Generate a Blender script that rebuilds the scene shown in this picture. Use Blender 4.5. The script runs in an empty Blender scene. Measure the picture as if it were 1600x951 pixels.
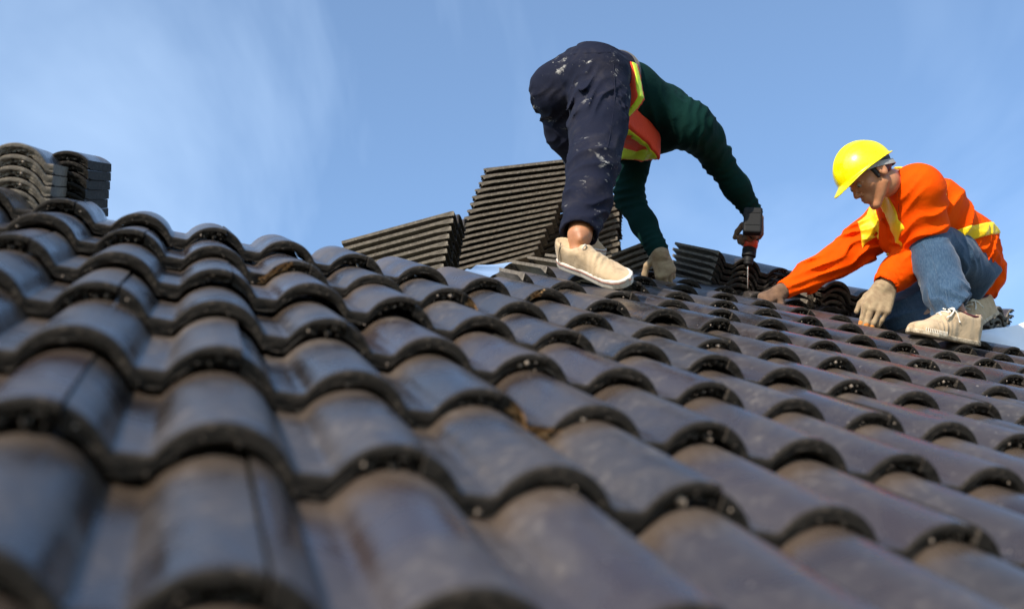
import bpy, bmesh, math, random
import numpy as np
from mathutils import Vector, Matrix
random.seed(7)
rng = np.random.default_rng(11)
R = math.radians
SC = bpy.context.scene
COL = SC.collection

# ---------------------------------------------------------------- camera
cam_d = bpy.data.cameras.new('camera')
cam = bpy.data.objects.new('camera', cam_d)
COL.objects.link(cam)
SC.camera = cam
RIGHT = Vector((0.93922143, -0.34273077, 0.01996791))
DOWN = Vector((0.16657736, 0.40408802, -0.89942473))
FWD = Vector((0.30019174, 0.84808519, 0.43661932))
CAM = Vector((-0.69746, -0.91221, 4.69465))
mw = Matrix.Identity(4)
for i_ in range(3):
    mw[i_][0], mw[i_][1], mw[i_][2], mw[i_][3] = RIGHT[i_], -DOWN[i_], -FWD[i_], CAM[i_]
cam.matrix_world = mw
cam_d.sensor_width = 36.0
cam_d.lens = 37.19
cam_d.clip_start = 0.02
cam_d.clip_end = 3000
cam_d.dof.use_dof = True
cam_d.dof.focus_distance = 3.6
cam_d.dof.aperture_fstop = 2.9

# ---------------------------------------------------------------- sky and sun
CLX = 18.5
SUN_ELEV, SUN_AZ = 26.5, -127.0      # azimuth measured from +Y towards +X
world = bpy.data.worlds.new('World')
SC.world = world
world.use_nodes = True
wn, wl = world.node_tree.nodes, world.node_tree.links
wn.clear()
w_out = wn.new('ShaderNodeOutputWorld')
w_bg = wn.new('ShaderNodeBackground')
w_sky = wn.new('ShaderNodeTexSky')
w_sky.sky_type = 'NISHITA'
w_sky.sun_disc = False
w_sky.sun_elevation = R(SUN_ELEV)
w_sky.sun_rotation = R(SUN_AZ)
w_sky.altitude = 100
w_sky.air_density = 1.0
w_sky.dust_density = 0.6
w_sky.ozone_density = 2.2
w_tc = wn.new('ShaderNodeTexCoord')
w_map = wn.new('ShaderNodeMapping')
w_map.inputs['Scale'].default_value = (2.0, 0.9, 1.5)
w_map.inputs['Rotation'].default_value = (0.3, 0.5, 0.7)
w_map.inputs['Location'].default_value = (CLX, 0.0, 0.0)
w_n = wn.new('ShaderNodeTexNoise')
w_n.inputs['Scale'].default_value = 1.3
w_n.inputs['Detail'].default_value = 6.0
w_n.inputs['Roughness'].default_value = 0.58
w_n.inputs['Distortion'].default_value = 0.5
w_r = wn.new('ShaderNodeValToRGB')
w_r.color_ramp.elements[0].position = 0.46
w_r.color_ramp.elements[0].color = (0.10, 0.10, 0.10, 1)
w_r.color_ramp.elements[1].position = 0.72
w_r.color_ramp.elements[1].color = (0.46, 0.46, 0.46, 1)
w_tint = wn.new('ShaderNodeMix')
w_tint.data_type = 'RGBA'
w_tint.blend_type = 'MULTIPLY'
w_tint.inputs[0].default_value = 1.0
w_tint.inputs[7].default_value = (0.91, 1.08, 1.20, 1)
w_mix = wn.new('ShaderNodeMix')
w_mix.data_type = 'RGBA'
w_mix.inputs[7].default_value = (4.6, 6.0, 7.9, 1)       # thin high cloud
wl.new(w_tc.outputs['Generated'], w_map.inputs['Vector'])
wl.new(w_map.outputs[0], w_n.inputs['Vector'])
wl.new(w_n.outputs['Fac'], w_r.inputs[0])
wl.new(w_r.outputs[0], w_mix.inputs[0])
wl.new(w_sky.outputs[0], w_tint.inputs[6])
wl.new(w_tint.outputs[2], w_mix.inputs[6])
wl.new(w_mix.outputs[2], w_bg.inputs['Color'])
w_bg.inputs['Strength'].default_value = 0.15
wl.new(w_bg.outputs[0], w_out.inputs['Surface'])

sun_d = bpy.data.lights.new('sun', 'SUN')
sun_d.energy = 4.5
sun_d.angle = R(0.53)
sun_d.color = (1.0, 0.90, 0.76)
sun = bpy.data.objects.new('sun', sun_d)
COL.objects.link(sun)
_az, _el = R(SUN_AZ), R(SUN_ELEV)
_to = Vector((math.sin(_az) * math.cos(_el), math.cos(_az) * math.cos(_el), math.sin(_el)))
sun.rotation_euler = (-_to).to_track_quat('-Z', 'Y').to_euler()
sun.location = (0, 0, 12)

SC.view_settings.view_transform = 'Standard'
SC.view_settings.look = 'None'
SC.view_settings.exposure = 0.40
SC.view_settings.gamma = 1.0
SC.render.engine = 'CYCLES'
SC.cycles.use_denoising = True
SC.cycles.max_bounces = 6

# ---------------------------------------------------------------- helpers
def mat(name, base=(0.5, 0.5, 0.5), rough=0.6, spec=0.5, metal=0.0, coat=0.0):
    m = bpy.data.materials.new(name)
    m.use_nodes = True
    b = m.node_tree.nodes['Principled BSDF']
    b.inputs['Base Color'].default_value = (*base, 1)
    b.inputs['Roughness'].default_value = rough
    b.inputs['Specular IOR Level'].default_value = spec
    b.inputs['Metallic'].default_value = metal
    b.inputs['Coat Weight'].default_value = coat
    return m

def nd(m, kind, **kw):
    n = m.node_tree.nodes.new(kind)
    for k, v in kw.items():
        if k.startswith('i_'):
            n.inputs[k[2:].replace('_', ' ')].default_value = v
        else:
            setattr(n, k, v)
    return n

def lk(m, a, b):
    m.node_tree.links.new(a, b)

def ramp(m, fac, stops):
    n = m.node_tree.nodes.new('ShaderNodeValToRGB')
    e = n.color_ramp.elements
    while len(e) < len(stops):
        e.new(0.5)
    for el, (p, c) in zip(e, stops):
        el.position = p
        el.color = (*c, 1) if len(c) == 3 else c
    lk(m, fac, n.inputs[0])
    return n.outputs[0]

def noise(m, scale, detail=4, rough=0.55, vec=None, dist=0.0, stretch=None):
    if vec is None:
        vec = nd(m, 'ShaderNodeTexCoord').outputs['Object']
    if stretch:
        mp = nd(m, 'ShaderNodeMapping')
        mp.inputs['Scale'].default_value = stretch
        lk(m, vec, mp.inputs['Vector'])
        vec = mp.outputs[0]
    n = nd(m, 'ShaderNodeTexNoise')
    n.inputs['Scale'].default_value = scale
    n.inputs['Detail'].default_value = detail
    n.inputs['Roughness'].default_value = rough
    n.inputs['Distortion'].default_value = dist
    lk(m, vec, n.inputs['Vector'])
    return n.outputs['Fac']

def mixc(m, fac, a, b, blend='MIX'):
    n = nd(m, 'ShaderNodeMix', data_type='RGBA', blend_type=blend)
    for sock, v in ((n.inputs[0], fac), (n.inputs[6], a), (n.inputs[7], b)):
        if isinstance(v, (int, float)):
            sock.default_value = v
        elif isinstance(v, tuple):
            sock.default_value = (*v, 1)
        else:
            lk(m, v, sock)
    return n.outputs[2]

def mth(m, op, a, b=0.0):
    n = nd(m, 'ShaderNodeMath', operation=op)
    for s, v in ((n.inputs[0], a), (n.inputs[1], b)):
        if isinstance(v, (int, float)):
            s.default_value = v
        else:
            lk(m, v, s)
    return n.outputs[0]

def bump(m, h, strength=0.3, dist=0.002, prev=None):
    n = nd(m, 'ShaderNodeBump')
    n.inputs['Strength'].default_value = strength
    n.inputs['Distance'].default_value = dist
    lk(m, h, n.inputs['Height'])
    if prev is not None:
        lk(m, prev, n.inputs['Normal'])
    return n.outputs[0]

def bsdf(m):
    return m.node_tree.nodes['Principled BSDF']

def mesh_from(name, verts, faces, mats, fmat=None, smooth=True, sharp=None):
    me = bpy.data.meshes.new(name)
    verts = np.asarray(verts, dtype=np.float32)
    if isinstance(faces, np.ndarray):
        k = faces.shape[1]
        me.vertices.add(len(verts))
        me.vertices.foreach_set('co', verts.ravel())
        me.loops.add(faces.size)
        me.loops.foreach_set('vertex_index', faces.ravel().astype(np.int32))
        me.polygons.add(len(faces))
        me.polygons.foreach_set('loop_start', np.arange(0, faces.size, k, dtype=np.int32))
        me.update(calc_edges=True)
    else:
        me.from_pydata(verts.tolist(), [], faces)
        me.update()
    me.validate()
    for mm in (mats if isinstance(mats, (list, tuple)) else [mats]):
        me.materials.append(mm)
    if fmat is not None:
        me.polygons.foreach_set('material_index', np.asarray(fmat, dtype=np.int32))
    me.polygons.foreach_set('use_smooth', [smooth] * len(me.polygons))
    if sharp:
        me.set_sharp_from_angle(angle=R(sharp))
    me.update()
    return me

def link(name, me, parent=None, loc=None, mtx=None):
    o = bpy.data.objects.new(name, me)
    COL.objects.link(o)
    if parent is not None:
        o.parent = parent
    if mtx is not None:
        o.matrix_basis = mtx
    if loc is not None:
        o.location = loc
    return o

def tag(o, label=None, cat=None, group=None, kind=None):
    for k, v in (('label', label), ('category', cat), ('group', group), ('kind', kind)):
        if v:
            o[k] = v
    return o

def box_vf(lo, hi):
    x0, y0, z0 = lo
    x1, y1, z1 = hi
    v = [(x0, y0, z0), (x1, y0, z0), (x1, y1, z0), (x0, y1, z0), (x0, y0, z1), (x1, y0, z1), (x1, y1, z1), (x0, y1, z1)]
    f = [(0, 3, 2, 1), (4, 5, 6, 7), (0, 1, 5, 4), (1, 2, 6, 5), (2, 3, 7, 6), (3, 0, 4, 7)]
    return v, f

# roof frame: u along the courses, v up the slope, n out of the roof
PITCH = R(35)
UX = Vector((1, 0, 0))
VX = Vector((0, math.cos(PITCH), math.sin(PITCH)))
NX = Vector((0, -math.sin(PITCH), math.cos(PITCH)))
ROOF0 = Vector((0, 0, 5))
ROLL = 0.158            # width of one roll of a tile
GAUGE = 0.29555         # exposed length of one course
def roof_pt(u, v, n=0.0):
    return ROOF0 + UX * u + VX * v + NX * n
ROOF_M = Matrix.Identity(4)
for i_ in range(3):
    ROOF_M[i_][0], ROOF_M[i_][1], ROOF_M[i_][2], ROOF_M[i_][3] = UX[i_], VX[i_], NX[i_], ROOF0[i_]

# ================================================================ ROOF TILES
def tile_top_mat():
    m = mat('tile_glaze', (0.05, 0.046, 0.05), 0.36, 0.85)
    tc = nd(m, 'ShaderNodeTexCoord')
    oi = nd(m, 'ShaderNodeObjectInfo')
    # shift the pattern for each tile
    add = nd(m, 'ShaderNodeVectorMath', operation='MULTIPLY_ADD')
    cmb = nd(m, 'ShaderNodeCombineXYZ')
    lk(m, oi.outputs['Random'], cmb.inputs[0]); lk(m, oi.outputs['Random'], cmb.inputs[1])
    lk(m, cmb.outputs[0], add.inputs[0]); add.inputs[1].default_value = (37.0, 91.0, 0.0)
    lk(m, tc.outputs['Object'], add.inputs[2])
    vec = add.outputs[0]
    big = noise(m, 7, 5, 0.6, vec, 0.6, (1.0, 0.55, 1.0))
    fine = noise(m, 60, 5, 0.6, vec)
    grit = noise(m, 420, 2, 0.5, vec)
    tint = ramp(m, oi.outputs['Random'], [(0.0, (0.014, 0.012, 0.012)), (0.35, (0.024, 0.020, 0.020)), (0.7, (0.036, 0.024, 0.023)), (1.0, (0.018, 0.017, 0.020))])
    c = mixc(m, ramp(m, big, [(0.35, (0, 0, 0)), (0.75, (1, 1, 1))]), tint, (0.060, 0.048, 0.042))
    # pale dust settled in blotches
    dust = mth(m, 'MULTIPLY', ramp(m, fine, [(0.5, (0, 0, 0)), (0.72, (1, 1, 1))]), ramp(m, big, [(0.45, (0, 0, 0)), (0.7, (1, 1, 1))]))
    c = mixc(m, mth(m, 'MULTIPLY', dust, 0.45), c, (0.22, 0.19, 0.165))
    # paint worn to a red brown undercoat along one shoulder of a roll, on some tiles
    sx = nd(m, 'ShaderNodeSeparateXYZ'); lk(m, tc.outputs['Object'], sx.inputs[0])
    band = mth(m, 'ABSOLUTE', mth(m, 'SUBTRACT', sx.outputs[0], 0.163))
    band = mth(m, 'ADD', band, mth(m, 'MULTIPLY', fine, 0.010))
    band = ramp(m, band, [(0.007, (1, 1, 1)), (0.014, (0, 0, 0))])
    some = nd(m, 'ShaderNodeSeparateXYZ'); lk(m, oi.outputs['Color'], some.inputs[0]); some = some.outputs[0]
    c = mixc(m, mth(m, 'MULTIPLY', mth(m, 'MULTIPLY', band, some), 0.85), c, (0.33, 0.095, 0.07))
    # brown dirt band just under the lip of the course above and near the front lip
    dirt = ramp(m, mth(m, 'ADD', sx.outputs[1], mth(m, 'MULTIPLY', big, 0.05)), [(0.255, (0, 0, 0)), (0.30, (1, 1, 1))])
    c = mixc(m, mth(m, 'MULTIPLY', dirt, 0.55), c, (0.105, 0.075, 0.052))
    # mortar crumbs low in the pans near the lip
    crumbs = ramp(m, noise(m, 150, 3, 0.6, vec), [(0.66, (0, 0, 0)), (0.70, (1, 1, 1))])
    near = mth(m, 'MULTIPLY', ramp(m, sx.outputs[1], [(0.0, (1, 1, 1)), (0.09, (0, 0, 0))]), ramp(m, mth(m, 'MULTIPLY', sx.outputs[2], -1.0), [(0.020, (0, 0, 0)), (0.034, (1, 1, 1))]))
    c = mixc(m, mth(m, 'MULTIPLY', mth(m, 'MULTIPLY', crumbs, near), 0.9), c, (0.45, 0.38, 0.33))
    specks = ramp(m, noise(m, 95, 2, 0.5, vec), [(0.74, (0, 0, 0)), (0.765, (1, 1, 1))])
    c = mixc(m, mth(m, 'MULTIPLY', specks, 0.6), c, (0.33, 0.30, 0.27))
    lk(m, c, bsdf(m).inputs['Base Color'])
    r = ramp(m, big, [(0.32, (0.14, 0.14, 0.14)), (0.62, (0.44, 0.44, 0.44))])
    r = mth(m, 'ADD', r, mth(m, 'MULTIPLY', dust, 0.25))
    lk(m, r, bsdf(m).inputs['Roughness'])
    b1 = bump(m, noise(m, 16, 3, 0.5, vec), 0.35, 0.006)
    b2 = bump(m, grit, 0.25, 0.0006, b1)
    b3 = bump(m, fine, 0.35, 0.0015, b2)
    lk(m, b3, bsdf(m).inputs['Normal'])
    return m

def cement_mat(name, a, b_, pale):
    m = mat(name, a, 0.9, 0.25)
    tc = nd(m, 'ShaderNodeTexCoord').outputs['Object']
    n1 = noise(m, 45, 5, 0.65, tc)
    n2 = noise(m, 260, 3, 0.6, tc)
    c = mixc(m, ramp(m, n1, [(0.35, (0, 0, 0)), (0.7, (1, 1, 1))]), a, b_)
    sp = ramp(m, noise(m, 120, 3, 0.6, tc), [(0.60, (0, 0, 0)), (0.68, (1, 1, 1))])
    c = mixc(m, mth(m, 'MULTIPLY', sp, 0.6), c, pale)
    lk(m, c, bsdf(m).inputs['Base Color'])
    lk(m, bump(m, n2, 0.7, 0.0015, bump(m, n1, 0.8, 0.005)), bsdf(m).inputs['Normal'])
    return m

M_TOP = tile_top_mat()
M_LIP = cement_mat('tile_lip_cement', (0.014, 0.012, 0.010), (0.032, 0.026, 0.021), (0.14, 0.11, 0.085))
M_RAW = cement_mat('tile_raw_cement', (0.12, 0.102, 0.082), (0.21, 0.18, 0.145), (0.38, 0.33, 0.27))
M_CHIP = cement_mat('broken_tile_core', (0.32, 0.17, 0.07), (0.45, 0.27, 0.13), (0.55, 0.42, 0.28))
M_MORT = cement_mat('mortar_crumb', (0.20, 0.16, 0.13), (0.32, 0.26, 0.21), (0.5, 0.43, 0.36))

TLEN = 0.405
HUMP, HW = 0.0385, 0.0615
def roll_h(x):
    """height of the tile's section at x (crests at 0.138 and 0.296), 0 at a crest, -HUMP in a pan"""
    d = np.abs((x - 0.138 + ROLL / 2) % ROLL - ROLL / 2)
    rad = (HW * HW + HUMP * HUMP) / (2 * HUMP)
    arc = np.sqrt(np.maximum(rad * rad - d * d, 0)) - rad
    k = 0.005
    a, b = arc, np.full_like(arc, -HUMP)
    h = np.clip(0.5 + 0.5 * (a - b) / k, 0, 1)
    return b * (1 - h) + a * h + k * h * (1 - h)

def vnoise(p, seed, freq):
    """cheap smooth 3-D noise from sums of sines, about -1..1"""
    r_ = np.random.default_rng(seed)
    out = np.zeros(len(p))
    for _ in range(7):
        k = r_.normal(size=3); k *= freq * (0.6 + r_.random()) / np.linalg.norm(k)
        out += np.sin(p @ k + r_.random() * 6.28 + 1.3 * np.sin(p @ (k[[1, 2, 0]] * 0.7) + r_.random() * 6.28))
    return out / 3.2

def tile_mesh(seed, lip=0.0245, jag=1.0, broken=0, bx=0.215, bw=0.022, phase=0.0, body=0.0100, side_m=1, face_m=1):
    r_ = np.random.default_rng(seed)
    tilt = 0.0285 / GAUGE
    nx = 66
    xs = np.linspace(0.0, 2 * ROLL - 0.0025, nx)
    top0 = roll_h(xs + phase)
    # rings of the section: (y, z offset from the top surface, material of the strip that follows)
    rings = []
    H = []
    gapc = 0.296 - phase + r_.normal() * 0.004
    # -- top surface from the head down to the lip
    ys_top = [TLEN, 0.33, 0.25, 0.17, 0.09, 0.04, 0.014, 0.006, 0.002]
    offs = [0, 0, 0, 0, 0, 0, 0, -0.0006, -0.0022]
    prof = []
    for y, o in zip(ys_top, offs):
        z = top0 + o - y * tilt
        prof.append(np.stack([xs, np.full(nx, y), z], 1))
    ntop = len(prof)
    # -- front face
    nf = 7
    for i in range(nf):
        t = (i + 0.5) / nf
        y = np.full(nx, 0.0) + 0.0005
        z = top0 - 0.0045 - (lip - 0.0045) * t
        rough = vnoise(np.stack([xs * 1.0, np.full(nx, t * 0.02), np.zeros(nx)], 1), seed * 7 + i, 190) * 0.0022 * t
        y = y - rough + 0.002 * t
        # jagged mouth of the interlock: the lower part of the face is broken back
        w = np.exp(-((xs - gapc) / 0.034) ** 4) * jag
        if t > 0.30:
            teeth = (np.sin(xs * 420 + r_.random() * 6 + i) + np.sin(xs * 173 + seed + i * 2)) * 0.5
            cut = w * (0.010 + 0.012 * (t - 0.3)) * (0.75 + 0.6 * teeth)
            y = y + np.maximum(cut, -0.003)
            z = z + w * 0.004 * teeth
        else:
            z = z + w * (-0.001)
        # small hollow under the plain roll
        w2 = np.exp(-((xs - 0.138 - 0.004) / 0.036) ** 4)
        if t > 0.72:
            y = y + w2 * 0.006
        if broken:
            wb = np.exp(-((xs - bx) / bw) ** 4)
            y = y + wb * (0.006 + 0.006 * t) + wb * vnoise(np.stack([xs, np.full(nx, t), 0 * xs], 1), seed + 3 * i, 260) * 0.002
        prof.append(np.stack([xs, y, z], 1))
    # -- underside back to the head
    for y in (0.02, 0.06, 0.25, TLEN):
        th = body if y > 0.05 else lip * 0.8
        prof.append(np.stack([xs, np.full(nx, y), top0 - th - y * tilt], 1))
    n = len(prof)
    V = np.concatenate(prof)
    F, FM = [], []
    for i in range(n - 1):
        for j in range(nx - 1):
            a = i * nx + j
            F.append((a, a + nx, a + nx + 1, a + 1))
            if i < ntop - 2:
                FM.append(0)
            elif i < ntop + nf:
                FM.append(face_m)
                if broken and abs(xs[j] - bx) < bw * 0.9 + 0.006 * math.sin(j * 2.1 + i * 1.7) and math.sin(j * 1.3 + i * 0.9) > -0.75 and i > ntop - 2:
                    FM[-1] = 3
            else:
                FM.append(2)
    # head face
    for j in range(nx - 1):
        a, b = j, (n - 1) * nx + j
        F.append((a, a + 1, b + 1, b)); FM.append(2)
    # sides: pair each top ring with an underside point
    def side(j, flip):
        base = len(V_extra) + len(V)
        ring = [i * nx + j for i in range(n)]
        # fan as quads between top rows (0..ntop-1) and underside
        top = ring[:ntop]; und = ring[ntop + nf:][::-1]      # head->lip for top ; underside listed lip->head reversed = head->lip
        front = ring[ntop:ntop + nf]
        poly = top + front + ring[ntop + nf:]
        if flip:
            poly = poly[::-1]
        F.append(tuple(poly)); FM.append(side_m)
    V_extra = []
    side(0, False)
    side(nx - 1, True)
    V = V.tolist()
    # crumbs of mortar and stone stuck in the jagged mouth and along the lip
    def lump(c, s, mi):
        k = len(V)
        pts = [(1, 0, 0), (-1, 0, 0), (0, 1, 0), (0, -1, 0), (0, 0, 1), (0, 0, -1)]
        for p in pts:
            q = [c[a] + p[a] * s * (0.6 + 0.8 * r_.random()) for a in range(3)]
            V.append(q)
        for a, b, d in ((0, 2, 4), (2, 1, 4), (1, 3, 4), (3, 0, 4), (2, 0, 5), (1, 2, 5), (3, 1, 5), (0, 3, 5)):
            F.append((k + a, k + b, k + d)); FM.append(mi)
    for _ in range(int(26 * jag)):
        x = gapc + r_.normal() * 0.021
        if not 0.01 < x < 0.31:
            continue
        t = r_.random()
        z = float(roll_h(np.array([x + phase]))[0]) - 0.008 - (lip - 0.006) * t
        lump((x, 0.004 + 0.008 * r_.random(), z), 0.0013 + 0.0048 * r_.random() ** 2, 4 if r_.random() < 0.22 else 1)
    for _ in range(9):
        x = r_.random() * 0.30 + 0.005
        z = float(roll_h(np.array([x + phase]))[0]) - lip * (0.55 + 0.4 * r_.random())
        lump((x, -0.0005 + 0.003 * r_.random(), z), 0.0010 + 0.0034 * r_.random() ** 2.5, 4 if r_.random() < 0.3 else 1)
    me = mesh_from('tile', V, F, [M_TOP, M_LIP, M_RAW, M_CHIP, M_MORT], FM, True, 38)
    return me

TILES = [tile_mesh(20 + i, jag=(1.0 if i % 4 else 0.55)) for i in range(9)]
TILES_EDGE = [tile_mesh(60 + i, side_m=2) for i in range(3)]
BROKEN = {(-1, -2): tile_mesh(77, jag=0.8, broken=1, bx=0.045, bw=0.036), (-4, -1): tile_mesh(78, jag=0.8, broken=1, bx=0.028, bw=0.020),
          (-4, -5): tile_mesh(79, jag=0.8, broken=1, bx=0.25, bw=0.030), (-5, 0): tile_mesh(80, jag=0.9, broken=1, bx=0.10, bw=0.012)}

roof = link('roof', None)
tag(roof, kind='structure')
roof.matrix_world = ROOF_M

# which rolls (columns) each course covers; row 0 is the course the camera looks over, negative rows lie up the slope
COURSES = {2: (-9, -1), 1: (-8, 2), 0: (-9, 7), -1: (-10, 9), -2: (-11, 11), -3: (-12, 12), -4: (-13, 14), -5: (-14, 15),
           -6: (1, 16), -7: (2, 17), -8: (3, 18), -9: (4, 18)}
def place_tile(c, r, me=None):
    """tile whose left joint is just right of crest c in course r"""
    me = me or random.choice(TILES)
    u = c * ROLL + 0.020
    v = -r * GAUGE
    o = link('tile', me, roof)
    o.color = ((random.choice((0.0, 0.35, 0.7, 1.0)) if c > 1 + r * 0.3 + 2 and random.random() < 0.62 else 0.0), 0, 0, 1)
    o.location = (u + random.gauss(0, 0.0006), v + random.gauss(0, 0.0035), random.gauss(0, 0.0010))
    o.rotation_euler = (random.gauss(0, R(0.3)), random.gauss(0, R(0.45)), random.gauss(0, R(0.4)))
    return o
n_t = 0
for r, (c0, c1) in COURSES.items():
    # jagged rolls fall on even columns in odd rows and on odd columns in even rows: tile covers c+1 (plain) and c+2 (interlock)
    par = 0 if r % 2 else 1
    c = c0 if (c0 % 2) == par else c0 + 1
    while c + 2 <= c1 + 1:
        me = None
        me = BROKEN.get((r, c))
        if r <= -6 and c == (c0 if (c0 % 2) == par else c0 + 1):
            me = random.choice(TILES_EDGE)
        place_tile(c, r, me)
        n_t += 1
        c += 2
print('tiles', n_t)

# mortar bed that closes the hollows under the heads of the topmost tiles
def closure(c0, c1, r):
    xs = np.arange(c0 * ROLL + 0.022, c1 * ROLL + 0.018, 0.012)
    top = roll_h(xs - 0.020) - 0.0140 - 0.0285 / GAUGE * 0.36
    V, F = [], []
    for i, x in enumerate(xs):
        y = -r * GAUGE + 0.355
        for yy, z in ((y, top[i]), (y + 0.03, top[i] - 0.004), (y + 0.03, -0.087), (y, -0.087)):
            V.append((x, yy, z))
    for i in range(len(xs) - 1):
        for k in range(4):
            a, b = i * 4 + k, i * 4 + (k + 1) % 4
            F.append((a, b, b + 4, a + 4))
    link('mortar_bed', mesh_from('mortar_bed', V, F, M_LIP, None, True, 40), roof)
closure(-14, 0, -5)
closure(1, 2, -6); closure(2, 3, -7); closure(3, 4, -8); closure(4, 19, -9)

# deck, battens and rafters under the tiles
M_WOOD = mat('roof_timber', (0.16, 0.11, 0.07), 0.8)
wv = noise(M_WOOD, 6, 4, 0.6, None, 0.5, (0.6, 8, 8))
lk(M_WOOD, mixc(M_WOOD, wv, (0.11, 0.075, 0.045), (0.24, 0.17, 0.11)), bsdf(M_WOOD).inputs['Base Color'])
lk(M_WOOD, bump(M_WOOD, wv, 0.4, 0.002), bsdf(M_WOOD).inputs['Normal'])
M_FOIL = mat('silver_underlay', (0.75, 0.76, 0.78), 0.35, 0.5, 0.2)
lk(M_FOIL, bump(M_FOIL, noise(M_FOIL, 14, 4, 0.6), 0.7, 0.02), bsdf(M_FOIL).inputs['Normal'])
def strip(lo, hi, m, name):
    v, f = box_vf(lo, hi)
    return link(name, mesh_from(name, v, f, m, None, False), roof)
strip((-2.4, -0.7, -0.118), (0.10, 6.45 * GAUGE, -0.108), M_FOIL, 'underlay')
strip((0.10, -0.4, -0.1175), (3.0, 7.2 * GAUGE, -0.1075), M_FOIL, 'underlay')
strip((0.62, 7.2 * GAUGE, -0.1175), (3.0, 9.6 * GAUGE, -0.1075), M_FOIL, 'underlay')
for r in range(-9, 3):
    c0, c1 = COURSES[r]
    strip((c0 * ROLL - 0.0, -r * GAUGE + 0.335, -0.1075 if c0 < 1 else -0.107), ((c1 + 2) * ROLL, -r * GAUGE + 0.37, -0.088), M_WOOD, 'batten')
for i in range(-4, 6):
    u0 = i * 0.6
    strip((u0 - 0.025, -0.75, -0.26), (u0 + 0.025, (6.45 if u0 < 0.1 else 9.9) * GAUGE, -0.1185), M_WOOD, 'rafter')

# ================================================================ IMPLICIT SURFACES (bodies, clothes, gloves, shoes)
def A(p):
    return np.array(p, dtype=float)

def unit(v):
    v = A(v)
    return v / np.linalg.norm(v)

def smin(a, b, k):
    h = np.clip(0.5 + 0.5 * (b - a) / k, 0, 1)
    return b * (1 - h) + a * h - k * h * (1 - h)

def smax(a, b, k):
    return -smin(-a, -b, k)

def cap(P, a, b, ra, rb, side=None, flat=1.0):
    """tapered capsule; with side and flat its section is an ellipse, flat times wider along side"""
    a, b = A(a), A(b)
    ab = b - a
    t = np.clip(((P - a) @ ab) / (ab @ ab), 0, 1)
    q = P - a - t[:, None] * ab
    if side is not None:
        s = unit(side)
        q = q + (q @ s)[:, None] * s * (1.0 / flat - 1.0)
    return np.sqrt((q * q).sum(1)) - (ra + (rb - ra) * t)

def chain(P, pts, k=0.02, side=None, flat=1.0):
    """pts: [(point, radius), ...] joined smoothly"""
    d = None
    for (a, ra), (b, rb) in zip(pts[:-1], pts[1:]):
        c = cap(P, a, b, ra, rb, side, flat)
        d = c if d is None else smin(d, c, k)
    return d

def ell(P, c, r, fr=None):
    q = P - A(c)
    if fr is not None:
        q = q @ np.array(fr).T
    r = A(r)
    k0 = np.sqrt(((q / r) ** 2).sum(1)) + 1e-9
    k1 = np.sqrt(((q / (r * r)) ** 2).sum(1)) + 1e-9
    return k0 * (k0 - 1) / k1

def folds(P, c, axis, rad, amp, wl, seed, warp=0.6):
    """creases running across `axis`, fading with distance from c"""
    c, axis = A(c), unit(axis)
    r_ = np.random.default_rng(seed)
    q = P - c
    w = np.exp(-(q * q).sum(1) / (rad * rad))
    k1, k2 = r_.normal(size=3) * 2.2 / rad, r_.normal(size=3) * 4.5 / rad
    ph = (q @ axis) / wl * 6.283 + warp * 3.0 * np.sin(q @ k1 + r_.random() * 6) + warp * 1.4 * np.sin(q @ k2 + r_.random() * 6)
    ridge = 1 - np.abs(np.sin(ph * 0.5)) ** 0.75 * 1.55
    mod = 0.65 + 0.35 * np.sin(q @ (r_.normal(size=3) * 3.0 / rad) + r_.random() * 6)
    return -2.3 * amp * w * ridge * mod

def lumps(P, seed, freq, amp):
    return amp * vnoise(P, seed, freq)

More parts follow.
